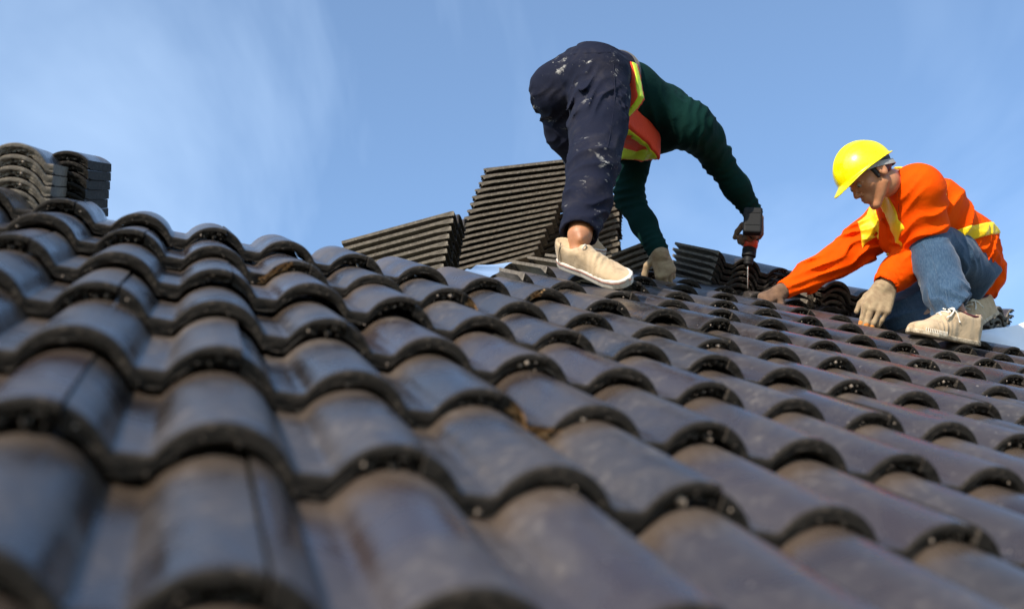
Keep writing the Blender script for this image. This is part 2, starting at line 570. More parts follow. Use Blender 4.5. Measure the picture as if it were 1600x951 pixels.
def sdf_mesh(fn, lo, hi, h):
    """surface nets on a sparse grid"""
    lo, hi = A(lo), A(hi)
    B = 8
    nb = np.maximum(np.ceil((hi - lo) / (h * B)).astype(int), 1)
    n = nb * B
    bi = np.stack(np.meshgrid(*[np.arange(k) for k in nb], indexing='ij'), -1).reshape(-1, 3)
    cen = lo + (bi * B + (B - 1) / 2) * h
    dc = fn(cen)
    D = np.where(dc > 0, 1.0, -1.0).reshape(nb).astype(np.float32)
    D = np.repeat(np.repeat(np.repeat(D, B, 0), B, 1), B, 2)
    act = np.abs(dc) < B * h * 0.87 * 1.5 + 0.012
    off = np.stack(np.meshgrid(*[np.arange(B)] * 3, indexing='ij'), -1).reshape(-1, 3)
    ab = bi[act]
    for s in range(0, len(ab), 400):
        blk = ab[s:s + 400]
        idx = (blk[:, None, :] * B + off[None]).reshape(-1, 3)
        v = fn(lo + idx * h)
        D[idx[:, 0], idx[:, 1], idx[:, 2]] = v
    S = D < 0
    m = [k - 1 for k in n]
    cnt = np.zeros(m, dtype=np.int16)
    for dx in (0, 1):
        for dy in (0, 1):
            for dz in (0, 1):
                cnt += S[dx:dx + m[0], dy:dy + m[1], dz:dz + m[2]]
    cell = (cnt > 0) & (cnt < 8)
    ci = np.argwhere(cell)
    vid = -np.ones(m, dtype=np.int64)
    vid[cell] = np.arange(len(ci))
    acc = np.zeros((len(ci), 3)); wt = np.zeros(len(ci))
    corners = [(0, 0, 0), (1, 0, 0), (0, 1, 0), (1, 1, 0), (0, 0, 1), (1, 0, 1), (0, 1, 1), (1, 1, 1)]
    edges = [(0, 1), (2, 3), (4, 5), (6, 7), (0, 2), (1, 3), (4, 6), (5, 7), (0, 4), (1, 5), (2, 6), (3, 7)]
    for a, b in edges:
        ca, cb = A(corners[a]), A(corners[b])
        ia, ib = ci + corners[a], ci + corners[b]
        da = D[ia[:, 0], ia[:, 1], ia[:, 2]].astype(float); db = D[ib[:, 0], ib[:, 1], ib[:, 2]].astype(float)
        mk = (da < 0) != (db < 0)
        t = np.where(mk, da / np.where(mk, da - db, 1), 0)
        acc += np.where(mk[:, None], ca + t[:, None] * (cb - ca), 0)
        wt += mk
    V = lo + (ci + acc / wt[:, None]) * h
    F = []
    for ax in range(3):
        o1, o2 = [(1, 2), (2, 0), (0, 1)][ax]
        sl0 = [slice(1, m[k]) for k in range(3)]; sl1 = [slice(1, m[k]) for k in range(3)]
        sl0[ax] = slice(0, m[ax]); sl1[ax] = slice(1, m[ax] + 1)
        s0, s1 = S[tuple(sl0)], S[tuple(sl1)]
        for flip, mk in ((False, s0 & ~s1), (True, ~s0 & s1)):
            e = np.argwhere(mk)
            if not len(e):
                continue
            base = e.copy()
            for k in range(3):
                if k != ax:
                    base[:, k] += 1
            q = []
            for (d1, d2) in ((-1, -1), (0, -1), (0, 0), (-1, 0)):
                c = base.copy()
                c[:, o1] += d1; c[:, o2] += d2
                q.append(vid[c[:, 0], c[:, 1], c[:, 2]])
            q = np.stack(q, 1)
            if flip:
                q = q[:, ::-1]
            F.append(q)
    F = np.concatenate(F)
    F = F[(F >= 0).all(1)]
    return V, F

def sdf_obj(name, fn, lo, hi, h, m, parent, mats=None, pick=None):
    V, F = sdf_mesh(fn, lo, hi, h)
    fm = None
    if pick is not None:
        cen = V[F].mean(1)
        fm = pick(cen)
    me = mesh_from(name, V, F, mats or m, fm, True)
    return link(name, me, parent)

def bounds(pts, pad):
    p = np.array([A(q) for q in pts])
    return p.min(0) - pad, p.max(0) + pad

def frame(x, z):
    """rows: x, y, z axes, z made square to x"""
    x = unit(x); z = A(z) - (A(z) @ x) * x; z = unit(z)
    return np.array([x, np.cross(z, x), z])

def rot(v, axis, ang):
    axis = unit(axis); v = A(v)
    return v * math.cos(ang) + np.cross(axis, v) * math.sin(ang) + axis * (axis @ v) * (1 - math.cos(ang))

def tube(name, pts, r, m, parent, seg=8, closed=False, flat=None):
    """round tube through points, radius may be a list"""
    pts = [Vector(p) for p in pts]
    rs = r if isinstance(r, (list, tuple)) else [r] * len(pts)
    V, F = [], []
    n = len(pts)
    prev = None
    for i, p in enumerate(pts):
        t = (pts[min(i + 1, n - 1)] - pts[max(i - 1, 0)]).normalized()
        ref = prev if prev is not None else (Vector((0, 0, 1)) if abs(t.z) < 0.9 else Vector((1, 0, 0)))
        x = (ref - t * ref.dot(t)).normalized()
        prev = x
        y = t.cross(x)
        for k in range(seg):
            a = 2 * math.pi * k / seg
            V.append(p + (x * math.cos(a) + y * math.sin(a) * (flat or 1)) * rs[i])
    for i in range(n - 1):
        for k in range(seg):
            a, b = i * seg + k, i * seg + (k + 1) % seg
            F.append((a, b, b + seg, a + seg))
    F.append(tuple(range(seg))[::-1]); F.append(tuple(range((n - 1) * seg, n * seg)))
    me = mesh_from(name, [tuple(v) for v in V], F, m, None, True, 50)
    return link(name, me, parent)

def hand_parts(W, f, n, curls, spread=0.0, thumb=(0.5, 0.5), left=False, s=1.0, glove=0.0015, gap=1.0):
    """list of capsules of a hand: wrist W, f towards the fingers, n out of the back of the hand"""
    W = A(W); f = unit(f); n = A(n); n = unit(n - (n @ f) * f)
    th = np.cross(f, n) * (1 if left else -1)          # towards the thumb
    caps = []
    xs = [q * gap for q in (0.030, 0.010, -0.011, -0.030)]
    ln = [(0.042, 0.025, 0.021), (0.047, 0.029, 0.022), (0.043, 0.027, 0.021), (0.034, 0.020, 0.019)]
    mc = [0.088, 0.091, 0.086, 0.078]
    rr = [0.0092, 0.0094, 0.0088, 0.0080]
    for i in range(4):
        k0 = W + th * xs[i] * 0.62 * s + f * 0.010
        kn = W + th * xs[i] * s + f * mc[i] * s + n * (0.004 if i in (1, 2) else 0.0)
        caps.append((k0 - n * 0.002, kn, 0.0155 * s + glove, 0.0118 * s + glove, 0))
        d = rot(f, n, (-1 if left else 1) * spread * (1.5 - i) * (-1))
        ax = np.cross(d, n)                              # curling turns d towards -n
        p, a = kn, 0.0
        r = rr[i] * s + glove
        for j in range(3):
            a += curls[i][j]
            dd = rot(d, ax, -a)
            q = p + dd * ln[i][j] * s
            caps.append((p, q, r, r * 0.93, 1 + i))
            p, r = q, r * 0.93
    # thumb from the side of the palm near its base
    t0 = W + th * 0.020 * s + f * 0.018 * s - n * 0.004
    d = unit(th * math.cos(thumb[0]) + f * math.sin(thumb[0]) - n * thumb[1])
    t1 = t0 + d * 0.042 * s
    d2 = unit(d * 0.75 + f * 0.65 - n * 0.10)
    t2 = t1 + d2 * 0.032 * s
    t3 = t2 + unit(d2 * 0.8 + f * 0.5 - th * 0.15) * 0.027 * s
    caps += [(t0, t1, 0.015 * s + glove, 0.0112 * s + glove, 5), (t1, t2, 0.011 * s + glove, 0.0102 * s + glove, 5), (t2, t3, 0.0102 * s + glove, 0.0088 * s + glove, 5)]
    return caps

def hand_sdf(P, caps, grow=0.0):
    groups = {}
    for a, b, ra, rb, g in caps:
        c = cap(P, a, b, ra + grow, rb + grow)
        if g == 0 and 0 in groups:
            groups[0] = smin(groups[0], c, 0.016)
        elif g in groups:
            groups[g] = smin(groups[g], c, 0.005)
        else:
            groups[g] = c
    d = groups[0]
    fing = None
    for g, c in groups.items():
        if g == 0:
            continue
        d = smin(d, c, 0.010 if g == 5 else 0.006) if fing is None else d
        fing = None
    return d

# ================================================================ CLOTH AND SKIN MATERIALS
def cloth(name, col, col2, rough=0.85, weave=900, big=9, sheen=0.15):
    m = mat(name, col, rough, 0.25)
    tc = nd(m, 'ShaderNodeTexCoord').outputs['Object']
    n1 = noise(m, big, 5, 0.6, tc)
    c = mixc(m, ramp(m, n1, [(0.3, (0, 0, 0)), (0.72, (1, 1, 1))]), col, col2)
    lk(m, c, bsdf(m).inputs['Base Color'])
    bsdf(m).inputs['Sheen Weight'].default_value = sheen
    b = bump(m, noise(m, 38, 4, 0.6, tc, 0.8), 0.45, 0.004)
    b = bump(m, noise(m, weave, 2, 0.5, tc), 0.3, 0.0006, b)
    lk(m, b, bsdf(m).inputs['Normal'])
    return m, c, tc

M_SKIN = mat('tanned_skin', (0.45, 0.21, 0.11), 0.5, 0.45)
_n = noise(M_SKIN, 30, 4, 0.6)
lk(M_SKIN, mixc(M_SKIN, ramp(M_SKIN, _n, [(0.3, (0, 0, 0)), (0.7, (1, 1, 1))]), (0.38, 0.155, 0.072), (0.50, 0.225, 0.11)), bsdf(M_SKIN).inputs['Base Color'])
bsdf(M_SKIN).inputs['Subsurface Weight'].default_value = 0.08
bsdf(M_SKIN).inputs['Subsurface Radius'].default_value = (0.01, 0.004, 0.002)
lk(M_SKIN, bump(M_SKIN, noise(M_SKIN, 350, 3, 0.6), 0.15, 0.0006), bsdf(M_SKIN).inputs['Normal'])

M_NAVY, _c, _tc = cloth('navy_work_cloth', (0.006, 0.008, 0.020), (0.012, 0.013, 0.026), sheen=0.0)
# paint splashes and worn dusty patches
_mask = ramp(M_NAVY, noise(M_NAVY, 8.5, 2, 0.5, _tc), [(0.58, (0, 0, 0)), (0.66, (0.8, 0.8, 0.8))])
_sp = ramp(M_NAVY, noise(M_NAVY, 30, 6, 0.75, _tc, 0.6, (1, 1, 1.6)), [(0.56, (0, 0, 0)), (0.63, (1, 1, 1))])
_c = mixc(M_NAVY, mth(M_NAVY, 'MULTIPLY', _sp, _mask), _c, (0.50, 0.48, 0.44))
_sp2 = ramp(M_NAVY, noise(M_NAVY, 120, 2, 0.5, _tc), [(0.80, (0, 0, 0)), (0.815, (1, 1, 1))])
_c = mixc(M_NAVY, _sp2, _c, (0.42, 0.40, 0.37))
_dust = ramp(M_NAVY, noise(M_NAVY, 9, 5, 0.7, _tc, 0.5), [(0.50, (0, 0, 0)), (0.75, (1, 1, 1))])
_c = mixc(M_NAVY, mth(M_NAVY, 'MULTIPLY', _dust, 0.35), _c, (0.060, 0.052, 0.050))
lk(M_NAVY, _c, bsdf(M_NAVY).inputs['Base Color'])

M_BAND, _, _ = cloth('grey_waistband', (0.06, 0.058, 0.06), (0.11, 0.10, 0.095))
M_GREEN, _, _ = cloth('dark_green_knit', (0.002, 0.017, 0.015), (0.004, 0.026, 0.022), 0.95, sheen=0.0)
bsdf(M_GREEN).inputs['Specular IOR Level'].default_value = 0.1
bsdf(M_NAVY).inputs['Specular IOR Level'].default_value = 0.15
M_HVORANGE, _, _ = cloth('orange_red_vest', (0.80, 0.065, 0.015), (0.62, 0.045, 0.012), 0.7)
M_LIME, _, _ = cloth('lime_reflective_tape', (0.55, 0.72, 0.02), (0.42, 0.58, 0.015), 0.45)
M_SHIRT, _, _ = cloth('bright_orange_shirt', (0.90, 0.098, 0.0), (0.82, 0.062, 0.0), 0.8, sheen=0.0)
bsdf(M_SHIRT).inputs['Specular IOR Level'].default_value = 0.08
M_YELLOW, _, _ = cloth('yellow_reflective_tape', (0.95, 0.66, 0.01), (0.88, 0.56, 0.01), 0.45)
M_JEAN, _c, _tc = cloth('faded_blue_denim', (0.018, 0.046, 0.092), (0.036, 0.078, 0.140), 0.85, 1400, 12)
_w = ramp(M_JEAN, noise(M_JEAN, 260, 2, 0.5, _tc, 0, (1, 1, 0.25)), [(0.4, (0, 0, 0)), (0.75, (1, 1, 1))])
_c = mixc(M_JEAN, mth(M_JEAN, 'MULTIPLY', _w, 0.22), _c, (0.16, 0.24, 0.33))
lk(M_JEAN, _c, bsdf(M_JEAN).inputs['Base Color'])
M_GLOVE, _c, _tc = cloth('knitted_cotton_glove', (0.44, 0.33, 0.20), (0.26, 0.17, 0.10), 0.95, 700, 40)
_rib = nd(M_GLOVE, 'ShaderNodeTexWave', wave_type='BANDS', bands_direction='X')
_rib.inputs['Scale'].default_value = 130
_rib.inputs['Distortion'].default_value = 3
lk(M_GLOVE, _tc, _rib.inputs['Vector'])
lk(M_GLOVE, bump(M_GLOVE, _rib.outputs['Fac'], 0.5, 0.0015), bsdf(M_GLOVE).inputs['Normal'])
M_GLOVED, _, _ = cloth('shaded_dirty_brown_glove', (0.20, 0.115, 0.07), (0.10, 0.055, 0.035), 0.95, 700, 40)  # dirty brown knit, colour darkened further to paint in shade on the far hand
M_GLOVEO, _, _ = cloth('orange_stained_glove_tips', (0.72, 0.20, 0.02), (0.60, 0.30, 0.10), 0.9, 700, 60)
M_SHOE, _c, _tc = cloth('cream_canvas', (0.58, 0.43, 0.27), (0.48, 0.34, 0.20), 0.85, 900, 14)
_d = ramp(M_SHOE, noise(M_SHOE, 26, 5, 0.7, _tc), [(0.52, (0, 0, 0)), (0.68, (1, 1, 1))])
lk(M_SHOE, mixc(M_SHOE, mth(M_SHOE, 'MULTIPLY', _d, 0.7), _c, (0.26, 0.18, 0.11)), bsdf(M_SHOE).inputs['Base Color'])
M_SOLE = mat('off_white_rubber', (0.62, 0.56, 0.48), 0.7)
_d = ramp(M_SOLE, noise(M_SOLE, 40, 5, 0.7), [(0.5, (0, 0, 0)), (0.7, (1, 1, 1))])
lk(M_SOLE, mixc(M_SOLE, mth(M_SOLE, 'MULTIPLY', _d, 0.6), (0.66, 0.60, 0.52), (0.30, 0.24, 0.17)), bsdf(M_SOLE).inputs['Base Color'])
M_SOLE2 = mat('dirty_cream_rubber', (0.5, 0.42, 0.3), 0.8)
_d = ramp(M_SOLE2, noise(M_SOLE2, 45, 5, 0.7), [(0.42, (0, 0, 0)), (0.62, (1, 1, 1))])
lk(M_SOLE2, mixc(M_SOLE2, mth(M_SOLE2, 'MULTIPLY', _d, 0.85), (0.58, 0.47, 0.33), (0.16, 0.11, 0.06)), bsdf(M_SOLE2).inputs['Base Color'])
M_LINE = mat('red_brown_sole_line', (0.35, 0.14, 0.10), 0.7)
M_LACE = mat('white_lace', (0.75, 0.70, 0.60), 0.85)
M_MAROON = mat('maroon_shoe_lining', (0.09, 0.008, 0.012), 0.7)
M_HELMET = mat('yellow_helmet_plastic', (0.95, 0.78, 0.0), 0.30, 0.5)
bsdf(M_HELMET).inputs['Subsurface Weight'].default_value = 0.0
_h1 = noise(M_HELMET, 60, 5, 0.7)
lk(M_HELMET, ramp(M_HELMET, _h1, [(0.4, (0.24, 0.24, 0.24)), (0.75, (0.48, 0.48, 0.48))]), bsdf(M_HELMET).inputs['Roughness'])
lk(M_HELMET, mixc(M_HELMET, ramp(M_HELMET, noise(M_HELMET, 160, 4, 0.7), [(0.68, (0, 0, 0)), (0.74, (0.5, 0.5, 0.5))]), (0.95, 0.78, 0.0), (0.55, 0.40, 0.05)), bsdf(M_HELMET).inputs['Base Color'])
M_HAIR = mat('black_hair', (0.012, 0.010, 0.009), 0.55)
lk(M_HAIR, bump(M_HAIR, noise(M_HAIR, 260, 3, 0.6, None, 0.3, (1, 1, 0.15)), 0.9, 0.003), bsdf(M_HAIR).inputs['Normal'])
M_STRAP = mat('grey_webbing', (0.33, 0.32, 0.31), 0.85)
lk(M_STRAP, bump(M_STRAP, noise(M_STRAP, 500, 2, 0.5), 0.5, 0.001), bsdf(M_STRAP).inputs['Normal'])
M_LIPS = mat('lips', (0.36, 0.13, 0.095), 0.45)
M_EYE = mat('eye_white', (0.30, 0.25, 0.22), 0.2)
M_IRIS = mat('dark_iris', (0.02, 0.012, 0.008), 0.15)

# ---------------------------------------------------------------- shoe
def shoe(parent, heel, toe, up, style, s=1.0):
    """heel and toe: points under the sole; up: out of the sole"""
    heel, toe = A(heel), A(toe)
    L = np.linalg.norm(toe - heel)
    fr = frame(toe - heel, up)                 # x forward, y side, z up
    def loc(P):
        return (P - heel) @ fr.T / L           # unit: shoe lengths
    def halfw(x):
        return (0.90 if style == 'slip' else 1.0) * np.interp(x, [0, 0.03, 0.10, 0.25, 0.42, 0.60, 0.75, 0.87, 0.95, 0.99, 1.0], [0.0, 0.07, 0.108, 0.118, 0.118, 0.150, 0.172, 0.158, 0.115, 0.055, 0.0])
    def bend(x):                                # toe spring
        return 0.02 * np.clip((x - 0.7) / 0.3, 0, 1) ** 2
    sh = {'slip': 0.105, 'lace': 0.052}[style]
    def d_out(Q, grow, z0, z1, kk=0.012):
        x = Q[:, 0]; y = np.abs(Q[:, 1])
        # distance to the footprint by samples
        w = halfw(np.clip(x, 0, 1))
        dxy = (y - w) * 0.85
        dxy = np.maximum(dxy, np.maximum(-x, x - 1.0)) - grow
        z = Q[:, 2] - bend(x)
        dz = np.maximum(z0 - z, z - z1)
        return smax(dxy, dz, kk)
    def fsole(P):
        return d_out(loc(P), 0.010, 0.0, sh) * L
    def fline(P):
        return d_out(loc(P), 0.0150, sh * 0.66, sh * 0.80, 0.001) * L
    hk = {'slip': 1.06, 'lace': 1.16}[style]
    hx = [-0.02, 0.0, 0.06, 0.20, 0.33, 0.44, 0.58, 0.75, 0.90, 1.0, 1.02]
    hz = [q * hk for q in (0.30, 0.30, 0.325, 0.30, 0.30, 0.315, 0.255, 0.175, 0.13, 0.09, 0.05)]
    def fup_raw(Q, shrink=0.0):
        x = Q[:, 0]; y = Q[:, 1]; z = Q[:, 2] - bend(x) * 0.8 - sh * 0.6
        w = np.maximum(halfw(np.clip(x, 0, 1)) - shrink, 0.004)
        hgt = np.interp(x, hx, hz) - sh * 0.6 - shrink
        hgt = np.maximum(hgt, 0.02)
        # the walls lean in towards the top
        zz = np.clip(z / hgt, 0, None)
        pz = 2.6 + 5.0 * np.clip((0.50 - x) / 0.12, 0, 1)
        r = (np.abs(y / w) ** 2.4 + np.maximum(zz, 0) ** pz) ** (1 / 2.4) - 1
        d = r * np.minimum(w, hgt) * 0.8
        d = np.maximum(d, -z - 0.03)
        return np.maximum(d, np.maximum(-x + 0.006 + shrink, x - 0.985 + shrink))
    def fup(P):
        Q = loc(P)
        d = fup_raw(Q)
        # opening for the ankle: low at the sides, cut by a tilted plane and a bowl
        bowl = ell(Q, (0.205, 0, 0.37 * hk), (0.182, 0.092, 0.135))
        d = smax(d, -bowl, 0.015)
        d = d + 0.0035 * np.exp(-((Q[:, 0] - 0.62) / 0.10) ** 2) * np.sin(Q[:, 0] * 95 + 3 * Q[:, 1] * 8) 
        d = d + 0.004 * vnoise(Q, 5 if style == 'slip' else 9, 26)
        return d * L
    lo, hi = bounds([heel, toe, heel + fr[2] * 0.36 * L, toe + fr[2] * 0.2 * L], 0.2 * L)
    sh_o = sdf_obj('shoe', fup, lo, hi, 0.0030, M_SHOE, parent)
    sdf_obj('sole', fsole, lo, hi, 0.0030, M_SOLE if style == 'slip' else M_SOLE2, sh_o)
    if style == 'slip':
        sdf_obj('sole_line', fline, lo, hi, 0.0022, M_LINE, sh_o)
    def W(x, y, z):
        return tuple(heel + (fr[0] * x + fr[1] * y + fr[2] * z) * L)
    def top(x, y):                                # height of the upper at x, y
        w = float(halfw(np.array([x]))[0]); hg = float(np.interp(x, hx, hz)) - sh * 0.6
        return sh * 0.6 + hg * max(1 - abs(y / w) ** 2.3, 0.0) ** (1 / 2.6) + float(bend(np.array([x]))[0]) * 0.8
    if style == 'slip':
        # heel seam and a pull loop
        for sy in (-1, 1):
            pts = [W(0.10 + 0.05 * t, sy * (0.1115 + 0.004 * t) * (1 - 0.35 * t ** 3), 0.10 + 0.25 * t) for t in np.linspace(0, 1, 7)]
            tube('seam', pts, 0.0011, M_HAIR, sh_o, 6)
        pts = [W(0.43 + 0.010 * math.sin(a), 0.03 * math.cos(a) - 0.02, 0.315 * hk + 0.035 * math.sin(a)) for a in np.linspace(0, math.pi, 9)]
        tube('lace_loop', pts, 0.0022, M_LACE, sh_o, 6)
    else:
        for i, x in enumerate((0.44, 0.50, 0.56, 0.62)):
            pts = []
            for t in np.linspace(-1, 1, 9):
                y = 0.062 * t
                xx = x + 0.02 * t * (1 if i % 2 else -1)
                pts.append(W(xx, y, top(xx, y) + 0.010 + 0.006 * (1 - t * t)))
            tube('lace', pts, 0.0030, M_LACE, sh_o, 6)
        rr_ = np.random.default_rng(3)
        for k in range(3):                         # loose bow ends over the side
            pts = []
            sy = 1 if k != 1 else -1
            for t in np.linspace(0, 1, 12):
                y = sy * (0.02 + 0.11 * t)
                x = 0.50 + 0.05 * math.sin(t * 5 + k) + 0.06 * k * t - 0.03
                z = top(x, min(abs(y), 0.11)) + 0.022 + 0.03 * math.sin(t * 3.1)
                pts.append(W(x, y, z))
            tube('lace', pts, 0.0028, M_LACE, sh_o, 6)
        # padded maroon collar
        pts = []
        for a in np.linspace(0, 2 * math.pi, 28):
            x = 0.20 + 0.172 * math.cos(a); y = 0.084 * math.sin(a)
            z = hk * (0.285 + 0.030 * math.cos(a) ** 2) - 0.012
            pts.append(W(x, y, z))
        tube('collar_lining', pts, 0.0050, M_MAROON, sh_o, 8)
        # toe ribs and side stitching
        for sy in (-1, 1):
            for k in range(14):
                x = 0.62 + k * 0.022
                w = float(halfw(np.array([x]))[0]) + 0.008
                tube('rib', [W(x, sy * w, 0.035 + float(bend(np.array([x]))[0])), W(x, sy * w, 0.085 + float(bend(np.array([x]))[0]))], 0.0014, M_LACE, sh_o, 5)
    return sh_o, W

# ---------------------------------------------------------------- head
def head_fn(Q, full=True):
    """Q in head space: x to the person's right, y out of the face, z up, metres; origin between the ears"""
    X = Q.copy(); X[:, 0] = np.abs(X[:, 0])
    d = ell(X, (0, -0.014, 0.030), (0.073, 0.094, 0.084))
    d = smin(d, ell(X, (0, 0.028, -0.020), (0.056, 0.058, 0.078)), 0.03)
    d = smin(d, cap(X, (0.048, -0.002, -0.050), (0.012, 0.066, -0.098), 0.019, 0.015), 0.022)   # jaw
    d = smin(d, ell(X, (0, 0.071, -0.096), (0.018, 0.014, 0.014)), 0.018)                      # chin
    d = smin(d, ell(X, (0.044, 0.052, -0.018), (0.019, 0.018, 0.016)), 0.020)                  # cheekbone
    d = smin(d, cap(X, (0.0, 0.081, 0.030), (0.036, 0.070, 0.027), 0.010, 0.008), 0.014)       # brow
    d = smax(d, -ell(X, (0.031, 0.088, 0.010), (0.017, 0.014, 0.012)), 0.010)                  # socket
    d = smin(d, cap(X, (0, 0.082, 0.014), (0, 0.104, -0.022), 0.0075, 0.0105), 0.008)          # nose
    d = smin(d, ell(X, (0.011, 0.094, -0.027), (0.0085, 0.011, 0.0075)), 0.005)                # wing
    d = smin(d, ell(X, (0, 0.078, -0.056), (0.026, 0.018, 0.020)), 0.014)                      # muzzle
    d = smin(d, cap(X, (0, 0.096, -0.050), (0.020, 0.084, -0.053), 0.0050, 0.0030), 0.004)     # upper lip
    d = smin(d, cap(X, (0, 0.093, -0.061), (0.019, 0.083, -0.058), 0.0060, 0.0030), 0.004)     # lower lip
    d = smax(d, -cap(X, (0, 0.101, -0.0558), (0.023, 0.086, -0.0562), 0.0014, 0.0012), 0.0025)
    d = smin(d, cap(X, (0.016, 0.0815, 0.0085), (0.045, 0.071, 0.006), 0.0085, 0.006), 0.004)     # upper lid
    # ear
    e = ell(X, (0.078, -0.014, -0.004), (0.0085, 0.019, 0.032))
    e = smax(e, -ell(X, (0.0865, -0.010, 0.000), (0.007, 0.011, 0.019)), 0.004)
    e = smin(e, cap(X, (0.080, -0.002, -0.006), (0.079, 0.000, -0.016), 0.005, 0.004), 0.004)
    d = smin(d, e, 0.006)
    return d

def ribbon(name, pts, wdir, width, thick, m, parent):
    """flat band through points; wdir: direction(s) of its width"""
    V, F = [], []
    n = len(pts)
    for i, p in enumerate(pts):
        p = A(p)
        t = A(pts[min(i + 1, n - 1)]) - A(pts[max(i - 1, 0)])
        w = A(wdir[i] if isinstance(wdir, list) else wdir)
        w = unit(w - (w @ unit(t)) * unit(t))
        o = unit(np.cross(t, w)) * thick / 2
        h = w * width / 2
        V += [p - h - o, p + h - o, p + h + o, p - h + o]
    for i in range(n - 1):
        for k in range(4):
            a, b = i * 4 + k, i * 4 + (k + 1) % 4
            F.append((a, b, b + 4, a + 4))
    F.append((0, 3, 2, 1)); e = (n - 1) * 4
    F.append((e, e + 1, e + 2, e + 3))
    me = mesh_from(name, [tuple(v) for v in V], F, m, None, True, 40)
    return link(name, me, parent)

def head_extras(body, C, fr, s):
    """eyes under a body mesh; fr rows are head axes"""
    def W(x, y, z):
        return A(C) + (fr[0] * x + fr[1] * y + fr[2] * z) * s
    for sx in (-1, 1):
        c = W(sx * 0.0305, 0.0745, 0.0060)
        bm = bmesh.new()
        bmesh.ops.create_uvsphere(bm, u_segments=16, v_segments=12, radius=0.0115 * s)
        me = bpy.data.meshes.new('eye')
        bm.to_mesh(me); bm.free()
        me.materials.append(M_EYE)
        for p in me.polygons:
            p.use_smooth = True
        o = link('eye', me, body); o.location = c
        bm = bmesh.new()
        bmesh.ops.create_uvsphere(bm, u_segments=12, v_segments=8, radius=0.0058 * s)
        me = bpy.data.meshes.new('iris')
        bm.to_mesh(me); bm.free()
        me.materials.append(M_IRIS)
        o2 = link('iris', me, o); o2.location = tuple((fr[1] * 0.0072 - fr[2] * 0.003) * s)
    return W

def person(name, loc, label):
    r = link(name, None)
    tag(r, label, 'person')
    return r                                    # stays at the origin of its meshes' coordinates

# ================================================================ WORKER WITH THE DRILL
w1 = person('person', None, 'person in paint-splashed navy trousers and dark green shirt bending over and drilling into the roof')

ANK_R, KNE_R, HIP_R = A((0.399, 1.596, 6.238)), A((0.470, 1.647, 6.548)), A((0.552, 1.767, 6.922))
ANK_L, KNE_L, HIP_L = A((0.566, 1.984, 6.492)), A((0.680, 2.104, 6.868)), A((0.499, 1.951, 7.014))
PEL = A((0.545, 1.827, 7.040))
WST = A((0.740, 1.915, 7.101))
CHE = A((0.922, 2.017, 7.122))
NEK = A((0.982, 2.101, 7.123))
SHR, ELR, WRR = A((0.997, 1.924, 7.022)), A((1.187, 2.064, 7.008)), A((1.398, 2.168, 6.868))
SHL, ELL_, WRL = A((0.901, 2.191, 7.095)), A((0.893, 2.241, 6.868)), A((0.940, 2.116, 6.574))
SIDE1 = unit(SHR - SHL)
TAX = unit(CHE - PEL)
SDP = unit(HIP_R - HIP_L)

def trousers1(P):
    d = ell(P, PEL, (0.155, 0.115, 0.125), frame(SDP, TAX))
    d = smin(d, ell(P, (0.458, 1.912, 7.026), (0.105, 0.10, 0.105)), 0.05)
    d = smin(d, ell(P, (0.537, 1.757, 6.998), (0.098, 0.095, 0.10)), 0.05)
    d = smin(d, cap(P, PEL, A((0.652, 1.852, 7.100)), 0.105, 0.090, SDP, 1.15), 0.04)
    lr = chain(P, [(HIP_R, 0.108), (A((0.521, 1.719, 6.763)), 0.094), (KNE_R, 0.077), (A((0.440, 1.629, 6.397)), 0.070), (A((0.401, 1.601, 6.272)), 0.061)], 0.03)
    ll = chain(P, [(HIP_L, 0.100), (A((0.552, 2.012, 6.951)), 0.092), (KNE_L, 0.076), (A((0.612, 2.064, 6.670)), 0.068), (A((0.576, 2.007, 6.531)), 0.060)], 0.03)
    d = smin(d, smin(lr, ll, 0.004), 0.018)
    d = d + folds(P, A((0.471, 1.703, 6.829)), (0.845, 0.091, -0.527), 0.10, 0.010, 0.036, 3, 0.5)
    d = d + folds(P, A((0.561, 1.684, 6.802)), (0.399, 0.486, -0.778), 0.07, 0.006, 0.04, 23, 0.6)
    d = d + folds(P, KNE_R, (0.417, 0.389, -0.822), 0.095, 0.0085, 0.050, 5, 0.8)
    d = d + folds(P, A((0.425, 1.612, 6.350)), (-0.166, 0.579, -0.799), 0.10, 0.005, 0.055, 15, 0.9)
    d = d + folds(P, A((0.430, 1.945, 6.958)), (0.952, -0.063, -0.301), 0.11, 0.007, 0.050, 6, 0.7)
    d = d + folds(P, A((0.541, 1.773, 7.102)), (0.009, 0.544, -0.839), 0.09, 0.006, 0.03, 7, 0.5)
    d = d + lumps(P, 31, 16, 0.0035) + lumps(P, 32, 45, 0.0012)
    # waist opening
    d = smax(d, (P - WST) @ TAX + 0.075, 0.006)
    # open hem at the right ankle
    ax = unit(ANK_R - A((0.440, 1.629, 6.397)))
    d = smax(d, (P - A((0.400, 1.598, 6.255))) @ ax, 0.004)
    d = smax(d, -cap(P, A((0.398, 1.595, 6.264)), A((0.395, 1.601, 6.184)), 0.047, 0.060), 0.004)
    return d
lo, hi = bounds([ANK_R, ANK_L, PEL, WST, HIP_L, (0.380, 1.975, 7.049), (0.535, 1.759, 7.132)], 0.14)
tr1 = sdf_obj('trousers', trousers1, lo, hi, 0.0052, M_NAVY, w1)
sdf_obj('waistband', lambda P: smax(trousers1(P) - 0.004, np.abs((P - WST) @ TAX + 0.093) - 0.017, 0.003), lo, hi, 0.0050, M_BAND, tr1)
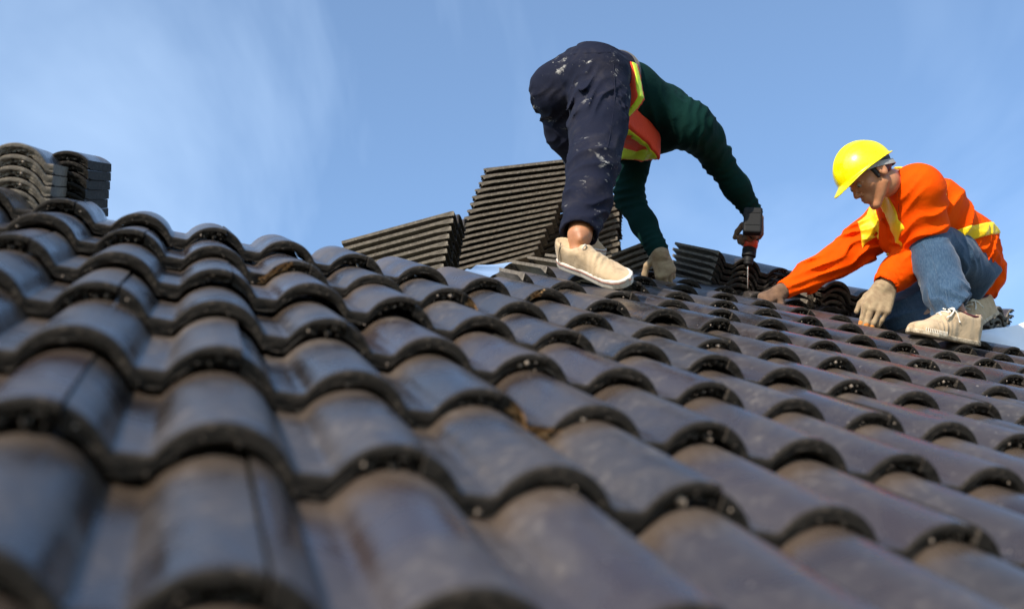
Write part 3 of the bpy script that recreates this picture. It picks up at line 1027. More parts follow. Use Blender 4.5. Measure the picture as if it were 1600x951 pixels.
# pocket flap, belt loops and seams standing on the seat
def on_surf(fn, p, n, start=0.12):
    """first hit of fn from p + n*start going to p"""
    p, n = A(p), unit(n)
    ts = np.linspace(start, -start, 160)
    v = fn(p + ts[:, None] * n)
    k = np.argmax(v < 0)
    return p + ts[k] * n
BACKV = (-0.332, -0.921, -0.205)
pts = [tuple(on_surf(trousers1, q, BACKV) + A(BACKV) * 0.001) for q in ((0.440, 1.724, 7.038), (0.479, 1.716, 7.027), (0.520, 1.703, 7.024), (0.554, 1.686, 7.032))]
tube('pocket_edge', pts, 0.0028, M_NAVY, tr1, 6)
pts = [tuple(on_surf(trousers1, q, BACKV) + A(BACKV) * 0.0005) for q in ((0.566, 1.694, 7.009), (0.577, 1.715, 6.960), (0.571, 1.700, 6.880), (0.559, 1.685, 6.802), (0.544, 1.671, 6.725), (0.527, 1.657, 6.649), (0.508, 1.643, 6.574))]
tube('side_seam', pts, 0.0016, M_NAVY, tr1, 6)

def torso1(P, g=0.0):
    d = cap(P, PEL, WST, 0.095 + g, 0.094 + g, SIDE1, 1.12)
    d = smin(d, cap(P, WST, CHE, 0.094 + g, 0.098 + g, SIDE1, 1.15), 0.05)
    d = smin(d, cap(P, CHE, NEK, 0.095 + g, 0.060 + g, SIDE1, 1.2), 0.05)
    d = smin(d, cap(P, SHL, SHR, 0.070 + g, 0.072 + g), 0.06)
    d = smin(d, cap(P, WST, SHR, 0.074 + g, 0.062 + g), 0.05)
    return d
def shirt1(P):
    d = torso1(P)
    ar = chain(P, [(SHR, 0.078), (A((1.080, 1.977, 7.023)), 0.070), (ELR, 0.056), (A((1.297, 2.120, 6.939)), 0.049), (A((1.390, 2.160, 6.865)), 0.037)], 0.03)
    al = chain(P, [(SHL, 0.075), (A((0.889, 2.219, 6.980)), 0.066), (ELL_, 0.056), (A((0.921, 2.187, 6.724)), 0.047), (A((0.939, 2.122, 6.585)), 0.038)], 0.03)
    d = smin(d, ar, 0.045)
    d = smin(d, al, 0.035)
    d = d + folds(P, SHR, (0.947, -0.212, -0.239), 0.10, 0.006, 0.045, 41, 0.8)
    d = d + folds(P, ELR, (0.697, 0.118, -0.708), 0.09, 0.006, 0.035, 42, 0.7)
    d = d + folds(P, A((1.371, 2.153, 6.892)), (0.697, 0.118, -0.708), 0.06, 0.004, 0.024, 43, 0.5)
    d = d + folds(P, ELL_, (0.167, 0.404, -0.899), 0.09, 0.006, 0.034, 44, 0.7)
    d = d + folds(P, A((0.934, 2.122, 6.611)), (0.569, 0.208, -0.796), 0.05, 0.004, 0.022, 45, 0.5)
    d = d + folds(P, A((0.902, 1.970, 7.044)), (0.890, -0.176, 0.421), 0.12, 0.007, 0.060, 46, 0.9)
    d = d + lumps(P, 33, 22, 0.0025)
    d = smax(d, (P - A((1.399, 2.165, 6.861))) @ unit(A((1.390, 2.160, 6.865)) - A((1.297, 2.120, 6.939))), 0.003) if False else d
    return d
lo, hi = bounds([PEL, WST, SHR, SHL, ELR, WRR, ELL_, WRL, NEK], 0.13)
sdf_obj('shirt', shirt1, lo, hi, 0.0056, M_GREEN, w1)

# vest: a band round the waist that runs forward under the hanging belly side
DN = A((0, 0, -1))
def vest_s(P):
    q = P - WST
    ax = q @ TAX
    dn = q @ unit(DN - (DN @ TAX) * TAX)
    return ax, dn
def vest_front(P):
    ax, dn = vest_s(P)
    s = (P - WST) @ SIDE1
    t = np.clip((0.100 - s) / 0.100, 0, 1) * np.clip((dn - 0.02) / 0.05, 0, 1)
    dg = 0.30 * 6 * t * (1 - t) / 0.100
    return (ax - (-0.108 + 0.275 * t * t * (3 - 2 * t))) / np.sqrt(1 + dg * dg)
def vest1(P, g=0.022):
    ax, dn = vest_s(P)
    # the loose front hangs away from the belly
    sag = 0.048 * np.clip(dn / 0.13, 0, 1) ** 2
    d = torso1(P, g) - sag
    d = d + folds(P, A((0.861, 2.079, 6.974)), (0.980, 0.066, -0.187), 0.12, 0.006, 0.05, 51, 0.8)
    return d
def vest_body(P):
    ax, dn = vest_s(P)
    d = smax(smax(vest1(P), vest_front(P), 0.004), ax - 0.23, 0.004)
    d = smax(d, -(dn + 0.015), 0.006)
    return smax(d, -(ax + 0.15), 0.004)
def vest_tape(P):
    ax, dn = vest_s(P)
    f = vest_front(P)
    w = 0.024 + 0.024 * np.clip((dn - 0.05) / 0.10, 0, 1)
    d = smax(vest1(P, 0.0260), f + 0.012, 0.002)
    d = smax(d, -(dn + 0.012), 0.006)
    return smax(smax(d, -(f + 0.012 + w), 0.002), -(ax + 0.148), 0.002)
lo, hi = bounds([WST, CHE, NEK], 0.22)
vs = sdf_obj('vest', vest_body, lo, hi, 0.0055, M_HVORANGE, w1)
sdf_obj('reflective_tape', vest_tape, lo, hi, 0.0050, M_LIME, vs)

# gloves
h1r = hand_parts(A((1.407, 2.161, 6.852)), (0.008, 0.258, -0.966), (0.978, 0.115, 0.175), [(0.75, 1.05, 0.8), (0.8, 1.1, 0.8), (0.85, 1.1, 0.8), (0.9, 1.1, 0.85)], 0.03, (0.7, 0.9), False, 0.98)
h1l = hand_parts(WRL, (0.433, 0.234, -0.870), (-0.226, -0.929, -0.292), [(0.45, 0.75, 0.5), (0.5, 0.85, 0.5), (0.55, 0.9, 0.5), (0.6, 0.9, 0.5)], 0.05, (0.5, 0.4), True, 0.98)
def glove_obj(caps, wrist, fore, parent, seed, tips=False, m=None):
    def fn(P):
        d = hand_sdf(P, caps)
        d = smin(d, cap(P, A(fore) * 0.35 + A(wrist) * 0.65, A(wrist) + (A(wrist) - A(fore)) * 0.02, 0.034, 0.031), 0.014)
        return d + lumps(P, seed, 120, 0.0007) + folds(P, A(wrist), A(wrist) - A(fore), 0.05, 0.0016, 0.012, seed, 0.3)
    lo, hi = bounds([c[0] for c in caps] + [c[1] for c in caps] + [A(fore) * 0.35 + A(wrist) * 0.65], 0.045)
    return sdf_obj('glove', fn, lo, hi, 0.0030, m or M_GLOVE, parent)
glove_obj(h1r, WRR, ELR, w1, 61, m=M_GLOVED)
glove_obj(h1l, WRL, ELL_, w1, 62)

# shoes: the right one in view, the left one behind it up the slope
S1H, S1T = A((0.377, 1.702, 6.207)), A((0.524, 1.520, 6.070))
UP1 = unit(A(NX) + A((-0.300, -0.848, -0.437)))
shoe(w1, S1H, S1T, UP1, 'slip')
S1LH, S1LT = A((0.557, 2.014, 6.440)), A((0.722, 2.163, 6.540))
shoe(w1, S1LH, S1LT, A(NX), 'slip')

# one body under the clothes
HC1 = A((1.053, 2.281, 7.273))
HF1 = frame((0.491, -0.787, -0.374), (0.729, 0.682, -0.059))
def body1(P):
    d = ell(P, PEL, (0.135, 0.098, 0.105), frame(SDP, TAX))
    d = smin(d, cap(P, PEL, CHE, 0.075, 0.076, SIDE1, 1.12), 0.05)
    d = smin(d, cap(P, CHE, NEK, 0.074, 0.048, SIDE1, 1.12), 0.04)
    d = smin(d, cap(P, SHL, SHR, 0.054, 0.054), 0.05)
    d = smin(d, chain(P, [(HIP_R, 0.085), (KNE_R, 0.055), (A((0.434, 1.627, 6.383)), 0.050), (ANK_R + A((0, 0, 0.015)), 0.033)], 0.03), 0.03)
    d = smin(d, chain(P, [(HIP_L, 0.080), (KNE_L, 0.055), (ANK_L, 0.036)], 0.03), 0.03)
    L = S1T - S1H
    d = smin(d, chain(P, [(ANK_R + A((0, 0, 0.015)), 0.032), (S1H + L * 0.21 + UP1 * 0.056, 0.021), (S1H + L * 0.55 + UP1 * 0.034, 0.014), (S1H + L * 0.78 + UP1 * 0.024, 0.010)], 0.02), 0.02)
    d = smin(d, ell(P, ANK_R + unit(A(BACKV)) * 0.026 + A((0, 0, -0.006)), (0.010, 0.010, 0.012)), 0.012)
    d = smin(d, cap(P, ANK_L, S1LH + (S1LT - S1LH) * 0.5 + A(NX) * 0.04, 0.036, 0.026), 0.02)
    d = smin(d, chain(P, [(SHR, 0.054), (ELR, 0.042), (WRR, 0.026)], 0.03), 0.03)
    d = smin(d, chain(P, [(SHL, 0.054), (ELL_, 0.042), (WRL, 0.026)], 0.03), 0.03)
    d = smin(d, hand_sdf(P, h1r, -0.003), 0.01)
    d = smin(d, hand_sdf(P, h1l, -0.003), 0.01)
    Q = (P - HC1) @ HF1.T / 0.95
    near = (Q * Q).sum(1) < 0.16 ** 2
    h = np.full(len(P), 1.0)
    h[~near] = np.sqrt((Q[~near] ** 2).sum(1)) - 0.11
    if near.any():
        h[near] = head_fn(Q[near]) * 0.95
    d = smin(d, cap(P, NEK, HC1 - HF1[2] * 0.05 - HF1[1] * 0.02, 0.054, 0.050), 0.02)
    return smin(d, h, 0.015)
lo, hi = bounds([ANK_R, ANK_L, PEL, HIP_L, SHR, SHL, WRR, WRL, HC1, S1H, S1T, S1LT], 0.15)
b1 = sdf_obj('body', body1, lo, hi, 0.0062, M_SKIN, w1)
head_extras(b1, HC1, HF1, 0.95)
def hair_fn(C, fr, s, full=False):
    def fn(P):
        Q = (P - C) @ fr.T / s
        X = Q.copy(); X[:, 0] = np.abs(X[:, 0])
        d = ell(X, (0, -0.018, 0.032), (0.0795, 0.0985, 0.090))
        d = smax(d, -(X[:, 2] + 0.052 + 0.25 * (X[:, 1] + 0.09)), 0.006)
        d = smax(d, X[:, 1] - (-0.028 + np.clip((X[:, 2] - 0.020) * 3.0, 0, 0.085)), 0.004)
        d = smin(d, cap(X, (0.0680, 0.010, 0.028), (0.0700, 0.012, -0.018), 0.010, 0.007), 0.006)
        d = smin(d, cap(X, (0.017, 0.0885, 0.028), (0.043, 0.074, 0.031), 0.0042, 0.0028), 0.002)
        return (d + vnoise(Q, 17, 260) * 0.0009) * s
    return fn
sdf_obj('hair', hair_fn(HC1, HF1, 0.95), HC1 - 0.13, HC1 + 0.13, 0.0045, M_HAIR, w1)

# ================================================================ WORKER IN ORANGE
w2 = person('person', None, 'person in yellow hard hat, bright orange shirt and blue jeans kneeling on the tiles')
A2L, K2L, H2L = A((1.881, 1.713, 6.298)), A((1.865, 1.770, 6.656)), A((2.260, 1.956, 6.664))
A2R, K2R, H2R = A((2.303, 2.054, 6.536)), A((1.872, 1.990, 6.430)), A((2.280, 2.072, 6.654))
P2 = A((2.308, 2.010, 6.709))
C2 = A((1.966, 1.838, 6.821))
N2 = A((1.768, 1.780, 6.862))
S2L, E2L, W2L = A((1.778, 1.687, 6.784)), A((1.888, 1.856, 6.632)), A((1.737, 1.873, 6.474))
S2R, E2R, W2R = A((1.866, 1.950, 6.832)), A((1.702, 2.089, 6.675)), A((1.464, 2.136, 6.517))
SD2 = unit(S2L - S2R)
TX2 = unit(N2 - P2)
SP2 = unit((0.200, -0.941, -0.274))

def jeans2(P):
    d = ell(P, P2, (0.125, 0.105, 0.11), frame(SP2, TX2))
    d = smin(d, ell(P, (2.249, 1.976, 6.632), (0.10, 0.09, 0.09)), 0.04)
    ll = chain(P, [(H2L, 0.098), (A((2.061, 1.862, 6.663)), 0.090), (K2L, 0.072)], 0.03)
    sh = chain(P, [(K2L, 0.072), (A((1.879, 1.760, 6.528)), 0.076), (A((1.878, 1.732, 6.399)), 0.072), (A((1.883, 1.715, 6.314)), 0.070)], 0.03)
    ll = smin(ll, sh, 0.012)
    lr = chain(P, [(H2R, 0.095), (A((2.054, 2.032, 6.542)), 0.086), (K2R, 0.070)], 0.03)
    lr = smin(lr, chain(P, [(K2R, 0.068), (A((2.093, 2.038, 6.483)), 0.068), (A2R, 0.056)], 0.03), 0.008)
    d = smin(smin(d, ll, 0.02), lr, 0.012)
    d = d + folds(P, K2L, (0.639, 0.161, -0.752), 0.08, 0.006, 0.045, 71, 0.7)
    d = d + folds(P, A((1.884, 1.713, 6.341)), (-0.340, 0.523, -0.782), 0.09, 0.009, 0.050, 72, 0.9)
    d = d + folds(P, A((2.015, 1.819, 6.572)), (0.784, -0.325, 0.529), 0.09, 0.009, 0.040, 73, 0.6)
    d = d + folds(P, A((1.926, 1.966, 6.462)), (0.389, 0.309, -0.868), 0.13, 0.010, 0.048, 74, 0.7)
    d = d + lumps(P, 34, 20, 0.0035) + lumps(P, 35, 55, 0.0012)
    ax = unit(A((1.882, 1.715, 6.292)) - A((1.880, 1.740, 6.428)))
    d = smax(d, (P - A((1.882, 1.719, 6.308))) @ unit(ax + A((0.939, -0.343, 0.020))), 0.004)
    d = smax(d, -cap(P, A((1.881, 1.718, 6.333)), A((1.877, 1.709, 6.215)), 0.058, 0.066), 0.004)
    return d
lo, hi = bounds([A2L, K2L, K2R, A2R, P2, H2L], 0.15)
je = sdf_obj('jeans', jeans2, lo, hi, 0.0050, M_JEAN, w2)
def shin_seam(off):
    pts = []
    for q in ((1.780, 1.669, 6.567), (1.806, 1.686, 6.516), (1.814, 1.686, 6.441), (1.825, 1.689, 6.382), (1.821, 1.676, 6.318)):
        pts.append(tuple(on_surf(jeans2, A(q) + A((0.939, -0.343, 0.020)) * off, (-0.308, -0.867, -0.391)) + A((-0.300, -0.848, -0.437)) * 0.0004))
    return pts
tube('leg_seam', shin_seam(0.0), 0.0018, M_JEAN, je, 6)

def torso2(P, g=0.0):
    d = cap(P, A((2.284, 2.000, 6.699)), A((2.182, 1.924, 6.756)), 0.126 + g, 0.122 + g, SD2, 1.1)
    d = smin(d, cap(P, A((2.182, 1.924, 6.756)), C2, 0.122 + g, 0.122 + g, SD2, 1.15), 0.05)
    d = smin(d, cap(P, C2, A((1.826, 1.806, 6.842)), 0.118 + g, 0.085 + g, SD2, 1.25), 0.05)
    d = smin(d, cap(P, S2L, S2R, 0.088 + g, 0.068 + g), 0.05)
    d = smin(d, cap(P, A((1.777, 1.793, 6.787)), A((1.839, 1.898, 6.699)), 0.072 + g, 0.060 + g), 0.03)
    d = smin(d, cap(P, A((1.808, 1.797, 6.847)), N2, 0.078 + g, 0.062 + g), 0.02)
    return d
def torso2f(P, g=0.0):
    d = torso2(P, g)
    d = d + folds(P, A((1.994, 1.784, 6.769)), (0.856, -0.037, -0.516), 0.14, 0.012, 0.070, 81, 0.8)
    d = d + folds(P, A((2.203, 1.869, 6.689)), (0.639, 0.161, -0.752), 0.12, 0.008, 0.055, 82, 0.8)
    d = d + folds(P, A((2.352, 1.961, 6.636)), (0.947, -0.212, -0.239), 0.10, 0.008, 0.045, 83, 0.6)
    d = d + folds(P, A((1.786, 1.852, 6.733)), (0.821, -0.463, 0.335), 0.10, 0.008, 0.05, 84, 0.8)
    return d
def shirt2(P):
    d = torso2f(P)
    al = chain(P, [(S2L, 0.100), (A((1.832, 1.757, 6.704)), 0.094), (E2L, 0.080), (A((1.807, 1.872, 6.543)), 0.062), (A((1.747, 1.868, 6.489)), 0.050)], 0.03)
    ar = chain(P, [(S2R, 0.078), (A((1.797, 2.025, 6.756)), 0.076), (E2R, 0.064), (A((1.581, 2.115, 6.593)), 0.053), (A((1.488, 2.132, 6.531)), 0.037)], 0.03)
    al = al + folds(P, A((1.806, 1.714, 6.689)), (0.669, 0.139, -0.730), 0.11, 0.011, 0.060, 85, 0.8)
    al = al + folds(P, E2L, (0.429, 0.289, -0.856), 0.09, 0.010, 0.040, 86, 0.7)
    al = al + folds(P, A((1.763, 1.861, 6.502)), (-0.430, 0.529, -0.732), 0.05, 0.005, 0.03, 87, 0.6)
    ar = ar + folds(P, A((1.754, 2.015, 6.713)), (0.496, 0.252, -0.831), 0.11, 0.010, 0.045, 88, 0.8)
    ar = ar + folds(P, A((1.587, 2.090, 6.591)), (0.481, 0.261, -0.837), 0.10, 0.008, 0.032, 89, 0.6)
    d = smin(smin(d, al, 0.02), ar, 0.025)
    d = d + lumps(P, 36, 24, 0.0025)
    # cuffs and collar open
    ax = unit(A((1.737, 1.873, 6.474)) - A((1.807, 1.872, 6.543)))
    d = smax(d, -cap(P, A((1.742, 1.870, 6.481)), A((1.705, 1.884, 6.431)), 0.040, 0.050), 0.004)
    d = smax(d, -cap(P, A((1.480, 2.134, 6.527)), A((1.431, 2.136, 6.495)), 0.030, 0.045), 0.004)
    d = smax(d, -cap(P, N2, N2 + unit(N2 - C2) * 0.15, 0.056, 0.10), 0.006)
    return d
lo, hi = bounds([P2, (2.386, 1.943, 6.649), S2L, S2R, E2L, W2L, E2R, W2R, N2], 0.16)
sh2 = sdf_obj('shirt', shirt2, lo, hi, 0.0052, M_SHIRT, w2)

def arm_gap(P):
    """keeps the tapes off the sleeves"""
    return chain(P, [(S2L, 0.10), (A((1.832, 1.757, 6.704)), 0.094), (E2L, 0.08)], 0.03)
FR2 = unit(np.cross(SD2, TX2))
if FR2 @ A((-0.888, -0.037, -0.458)) < 0:
    FR2 = -FR2
def slab(P, p, n, w):
    return np.abs((P - A(p)) @ unit(n)) - w / 2
def chest_tapes(P):
    d = shirt2(P) - 0.005
    a = slab(P, A((1.753, 1.764, 6.743)), SD2, 0.075)
    b = slab(P, A((1.799, 1.935, 6.746)), SD2, 0.055)
    d = smax(d, np.minimum(a, b), 0.002)
    d = smax(d, torso2(P) - 0.065, 0.002)
    up = (P - A((1.804, 1.846, 6.664))) @ TX2
    d = smax(d, -up, 0.002)
    return smax(d, -((P - C2) @ FR2) - 0.06, 0.002)
sdf_obj('reflective_tape', chest_tapes, lo, hi, 0.0052, M_YELLOW, sh2)
NEARV = (-0.362, -0.866, -0.346)
def seam_on(fn, name, qs, m, par, r=0.0016, view=None):
    pts = []
    for q in qs:
        p = on_surf(fn, q, NEARV if view is None else view, 0.16)
        pts.append(tuple(p + A(NEARV) * r * 0.3))
    tube(name, pts, r, m, par, 6)
M_SEAM = mat('dark_orange_thread', (0.45, 0.04, 0.0), 0.8)
seam_on(shirt2, 'sleeve_seam', ((1.677, 1.639, 6.811), (1.677, 1.657, 6.776), (1.687, 1.675, 6.734), (1.703, 1.690, 6.693), (1.724, 1.704, 6.652)), M_SEAM, sh2)
0 and seam_on(shirt2, 'back_seam', ((1.885, 1.677, 6.823), (1.974, 1.720, 6.791), (2.063, 1.761, 6.766), (2.102, 1.767, 6.728)), M_SEAM, sh2)
0 and seam_on(shirt2, 'cuff_seam', ((1.658, 1.821, 6.470), (1.678, 1.822, 6.454), (1.702, 1.820, 6.442), (1.724, 1.815, 6.436)), M_SEAM, sh2)
def waist_tape(P):
    d = torso2f(P, 0.006) + lumps(P, 36, 24, 0.0025)
    return smax(d, slab(P, A((2.139, 1.804, 6.744)), (-0.394, -0.150, 0.907), 0.050), 0.002)
sdf_obj('reflective_tape', waist_tape, lo, hi, 0.0052, M_YELLOW, sh2)

# gloves
h2l = hand_parts(W2L, (-0.297, 0.377, -0.877), (-0.554, -0.798, -0.237), [(0.10, 0.30, 0.2), (0.15, 0.25, 0.2), (0.20, 0.3, 0.2), (0.25, 0.35, 0.2)], 0.13, (1.0, 0.30), True, 1.12, 0.0005, 1.2)
h2r = hand_parts(W2R, (-0.851, 0.286, -0.441), (-0.392, -0.726, 0.564), [(0.9, 0.8, 0.5), (0.9, 0.8, 0.5), (0.95, 0.8, 0.5), (1.0, 0.8, 0.5)], 0.05, (0.5, 0.5), False, 0.88, 0.0015)
g2 = glove_obj(h2l, W2L, E2L, w2, 63)
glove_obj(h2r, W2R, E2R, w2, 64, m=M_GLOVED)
def tips_fn(P):
    d = None
    for a, b, ra, rb, g in h2l:
        if g == 0:
            continue
        c = cap(P, a, b, ra + 0.0014, rb + 0.0014)
        d = c if d is None else np.minimum(d, c)
    kn = h2l[1][1]
    return smax(d, -((P - kn) @ unit((-0.297, 0.377, -0.877)) - 0.012), 0.003)
lo, hi = bounds([c[1] for c in h2l], 0.04)
sdf_obj('stained_fingertips', tips_fn, lo, hi, 0.0025, M_GLOVEO, g2)

# shoes
S2H, S2T = A((1.977, 1.738, 6.217)), A((1.673, 1.721, 6.206))
UP2 = unit(A(NX) * 0.7 + A((0, 0, 1)) * 0.3)
shoe(w2, S2H, S2T, UP2, 'lace')
S2RT, S2RH = A((2.149, 1.983, 6.390)), A((2.374, 2.006, 6.534))
shoe(w2, S2RH, S2RT, unit(A((-0.707, -0.267, 0.655))), 'lace')

# body and head
HC2 = A((1.586, 1.697, 6.805))
HF2 = None
_y = unit((-0.638, 0.347, -0.688)); _z = A((-0.704, -0.019, 0.710)); _z = unit(_z - (_z @ _y) * _y)
HF2 = np.array([np.cross(_y, _z), _y, _z])
HS2 = 0.91
def body2(P):
    d = ell(P, P2, (0.10, 0.085, 0.085), frame(SP2, TX2))
    d = smin(d, cap(P, P2, C2, 0.09, 0.10, SD2, 1.1), 0.05)
    d = smin(d, cap(P, C2, A((1.826, 1.806, 6.842)), 0.10, 0.060, SD2, 1.25), 0.05)
    d = smin(d, cap(P, S2L, S2R, 0.060, 0.052), 0.05)
    d = smin(d, chain(P, [(H2L, 0.080), (K2L, 0.054), (A((1.877, 1.750, 6.458)), 0.050), (A2L, 0.036)], 0.03), 0.03)
    d = smin(d, chain(P, [(H2R, 0.080), (K2R, 0.054), (A2R, 0.038)], 0.03), 0.03)
    L = S2T - S2H
    d = smin(d, chain(P, [(A2L, 0.036), (S2H + L * 0.20 + UP2 * 0.050, 0.024), (S2H + L * 0.58 + UP2 * 0.036, 0.016), (S2H + L * 0.78 + UP2 * 0.024, 0.010)], 0.02), 0.02)
    d = smin(d, cap(P, A2R, S2RT * 0.7 + S2RH * 0.3, 0.034, 0.02), 0.02)
    d = smin(d, chain(P, [(S2L, 0.055), (E2L, 0.044), (W2L, 0.027)], 0.03), 0.03)
    d = smin(d, chain(P, [(S2R, 0.055), (E2R, 0.044), (W2R, 0.027)], 0.03), 0.03)
    d = smin(d, hand_sdf(P, h2l, -0.003), 0.01)
    d = smin(d, hand_sdf(P, h2r, -0.003), 0.01)
    Q = (P - HC2) @ HF2.T / HS2
    near = (Q * Q).sum(1) < 0.16 ** 2
    h = np.full(len(P), 1.0)
    h[~near] = np.sqrt((Q[~near] ** 2).sum(1)) - 0.11
    if near.any():
        h[near] = head_fn(Q[near]) * HS2
    nk = cap(P, N2, HC2 - HF2[2] * 0.055 - HF2[1] * 0.028, 0.056, 0.050)
    d = smin(d, nk, 0.02)
    return smin(d, h, 0.010)
lo, hi = bounds([A2L, S2T, P2, H2L, K2R, S2RH, S2L, W2R, W2L, HC2 - 0.06, HC2 + 0.06], 0.13)
b2 = sdf_obj('body', body2, lo, hi, 0.0042, M_SKIN, w2)
HEADW = head_extras(b2, HC2, HF2, HS2)
sdf_obj('hair', hair_fn(HC2, HF2, HS2), HC2 - 0.13, HC2 + 0.13, 0.0030, M_HAIR, w2)
def lips_fn(P):
    X = (P - HC2) @ HF2.T / HS2
    X[:, 0] = np.abs(X[:, 0])
    d = np.minimum(cap(X, (0, 0.0968, -0.0505), (0.017, 0.0862, -0.0532), 0.0047, 0.0022), cap(X, (0, 0.0935, -0.0612), (0.016, 0.0848, -0.0585), 0.0060, 0.0025))
    return smax(d, -cap(X, (0, 0.101, -0.0558), (0.023, 0.088, -0.0562), 0.0012, 0.0010), 0.001) * HS2
sdf_obj('lips', lips_fn, A(HEADW(0, 0.09, -0.055)) - 0.035, A(HEADW(0, 0.09, -0.055)) + 0.035, 0.0016, M_LIPS, b2)

# hard hat: its axes lean back a little from the head's
_t = R(7)
hy = HF2[1] * math.cos(_t) + HF2[2] * math.sin(_t)
hz = -HF2[1] * math.sin(_t) + HF2[2] * math.cos(_t)
HH = np.array([HF2[0], hy, hz])
HO = A(HEADW(0, 0.002, 0.034))
def helmet(P):
    Q = (P - HO) @ HH.T
    x, y, z = Q[:, 0], Q[:, 1], Q[:, 2]
    zs = z + 0.0
    dome = ell(Q, (0, 0, -0.002), (0.093, 0.1115, 0.108))
    rid = np.exp(-(x / 0.016) ** 2) * 0.005 + np.exp(-((np.abs(x) - 0.045) / 0.010) ** 2) * 0.0022
    dome = dome - rid * np.clip(z / 0.06, 0, 1)
    shell = np.maximum(dome, -(dome + 0.0075))
    shell = smax(shell, -z, 0.002)
    # brim: flares out round the base, long peak in front
    ang = np.arctan2(y, x)
    rad = np.sqrt(x * x + y * y) + 1e-9
    base = 1 / np.sqrt((x / rad / 0.093) ** 2 + (y / rad / 0.1115) ** 2)
    front = np.clip(y / rad, 0, 1)
    back = np.clip(-y / rad, 0, 1)
    ext = 0.0035 + 0.033 * front ** 3 + 0.010 * back ** 4
    zb = -0.002 - (rad - base) * (0.25 + 0.35 * front)
    brim = np.maximum(np.maximum(rad - (base + ext), (base - 0.004) - rad), np.abs(z - zb) - 0.0022)
    return smin(shell, brim, 0.005)
hm = sdf_obj('hard_hat', helmet, HO - 0.19, HO + 0.19, 0.0026, M_HELMET, w2)
def HWo(x, y, z):
    return tuple(HO + HH[0] * x + HH[1] * y + HH[2] * z)
for sx in (-1, 1):
    pts = [HWo(sx * 0.088, 0.035, 0.000), HWo(sx * 0.086, 0.005, -0.006), HWo(sx * 0.082, -0.030, -0.017), HWo(sx * 0.074, -0.060, -0.027), HWo(sx * 0.050, -0.095, -0.036), HWo(sx * 0.0, -0.113, -0.040)]
    # smooth the path
    P_ = [HO + (A(p) - HO) - HH[0] * ((A(p) - HO) @ HH[0]) * 0.07 - HH[1] * ((A(p) - HO) @ HH[1]) * 0.05 for p in pts]
    fine = []
    for i in range(len(P_) - 1):
        p0, p1, p2, p3 = P_[max(i - 1, 0)], P_[i], P_[i + 1], P_[min(i + 2, len(P_) - 1)]
        for t in np.linspace(0, 1, 5, endpoint=False):
            fine.append(0.5 * ((2 * p1) + (-p0 + p2) * t + (2 * p0 - 5 * p1 + 4 * p2 - p3) * t * t + (-p0 + 3 * p1 - 3 * p2 + p3) * t ** 3))
    fine.append(P_[-1])
    ribbon('headband', [tuple(p) for p in fine], HH[2], 0.018, 0.003, M_STRAP, hm)
# collar

# ================================================================ DRILL in the first worker's right hand
M_BLACK = mat('black_plastic', (0.008, 0.008, 0.009), 0.6, 0.25)
lk(M_BLACK, bump(M_BLACK, noise(M_BLACK, 400, 2, 0.5), 0.2, 0.0006), bsdf(M_BLACK).inputs['Normal'])
M_RED = mat('orange_red_plastic', (0.55, 0.045, 0.012), 0.4)
M_STEEL = mat('bare_steel', (0.55, 0.53, 0.50), 0.3, 0.5, 1.0)

def lathe(name, a, b, prof, m, parent, seg=24, mats=None):
    """prof: [(t along a->b, radius)]"""
    a, b = Vector(a), Vector(b)
    t = (b - a).normalized()
    x = t.orthogonal().normalized(); y = t.cross(x)
    V, F = [], []
    for s, r_ in prof:
        c = a + (b - a) * s
        for k in range(seg):
            an = 2 * math.pi * k / seg
            V.append(tuple(c + (x * math.cos(an) + y * math.sin(an)) * r_))
    n = len(prof)
    for i in range(n - 1):
        for k in range(seg):
            p, q = i * seg + k, i * seg + (k + 1) % seg
            F.append((p, q, q + seg, p + seg))
    F.append(tuple(range(seg))[::-1]); F.append(tuple(range((n - 1) * seg, n * seg)))
    return link(name, mesh_from(name, V, F, m, None, True, 35), parent)

def rbox(name, C, fr, half, rad, m, parent, h=0.003, cut=None):
    C = A(C); fr = np.array(fr); half = A(half)
    def fn(P):
        q = np.abs((P - C) @ fr.T) - (half - rad)
        d = np.sqrt((np.maximum(q, 0) ** 2).sum(1)) + np.minimum(q.max(1), 0) - rad
        if cut is not None:
            d = np.maximum(d, cut((P - C) @ fr.T))
        return d
    r_ = np.linalg.norm(half) + 0.02
    return sdf_obj(name, fn, C - r_, C + r_, h, m, parent)

drill = link('cordless_drill', None)
tag(drill, 'black and red cordless drill held upright with its bit on the tile', 'drill')
D_TIP, D_CH0, D_CH1, D_TOP = (1.386, 2.235, 6.562), (1.382, 2.215, 6.650), (1.384, 2.207, 6.686), (1.391, 2.183, 6.819)
lathe('drill_bit', D_CH0, D_TIP, [(0, 0.0042), (0.15, 0.0042), (0.16, 0.0026), (0.95, 0.0024), (1.0, 0.0006)], M_STEEL, drill, 10)
ch = lathe('chuck', D_CH1, D_CH0, [(0, 0.019), (0.08, 0.0205), (0.5, 0.0205), (0.55, 0.0190), (0.8, 0.0185), (0.97, 0.012), (1.0, 0.009)], M_BLACK, drill, 20)
lathe('clutch_collar', (1.387, 2.199, 6.723), D_CH1, [(0, 0.0265), (0.1, 0.0275), (0.45, 0.0275), (0.5, 0.0262), (0.55, 0.0275), (0.9, 0.0275), (1.0, 0.022)], M_BLACK, drill, 24)
DF = frame(A(D_TIP) - A(D_TOP), (-0.486, -0.783, -0.387))     # x down the bit, z towards the battery
DC = A((1.391, 2.191, 6.760))
body_d = rbox('motor_housing', DC, DF, (0.045, 0.029, 0.031), 0.022, M_RED, drill)
rbox('housing_panel', DC - DF[0] * 0.020, DF, (0.040, 0.0325, 0.0325), 0.020, M_BLACK, drill)
HB = DC - DF[0] * 0.030
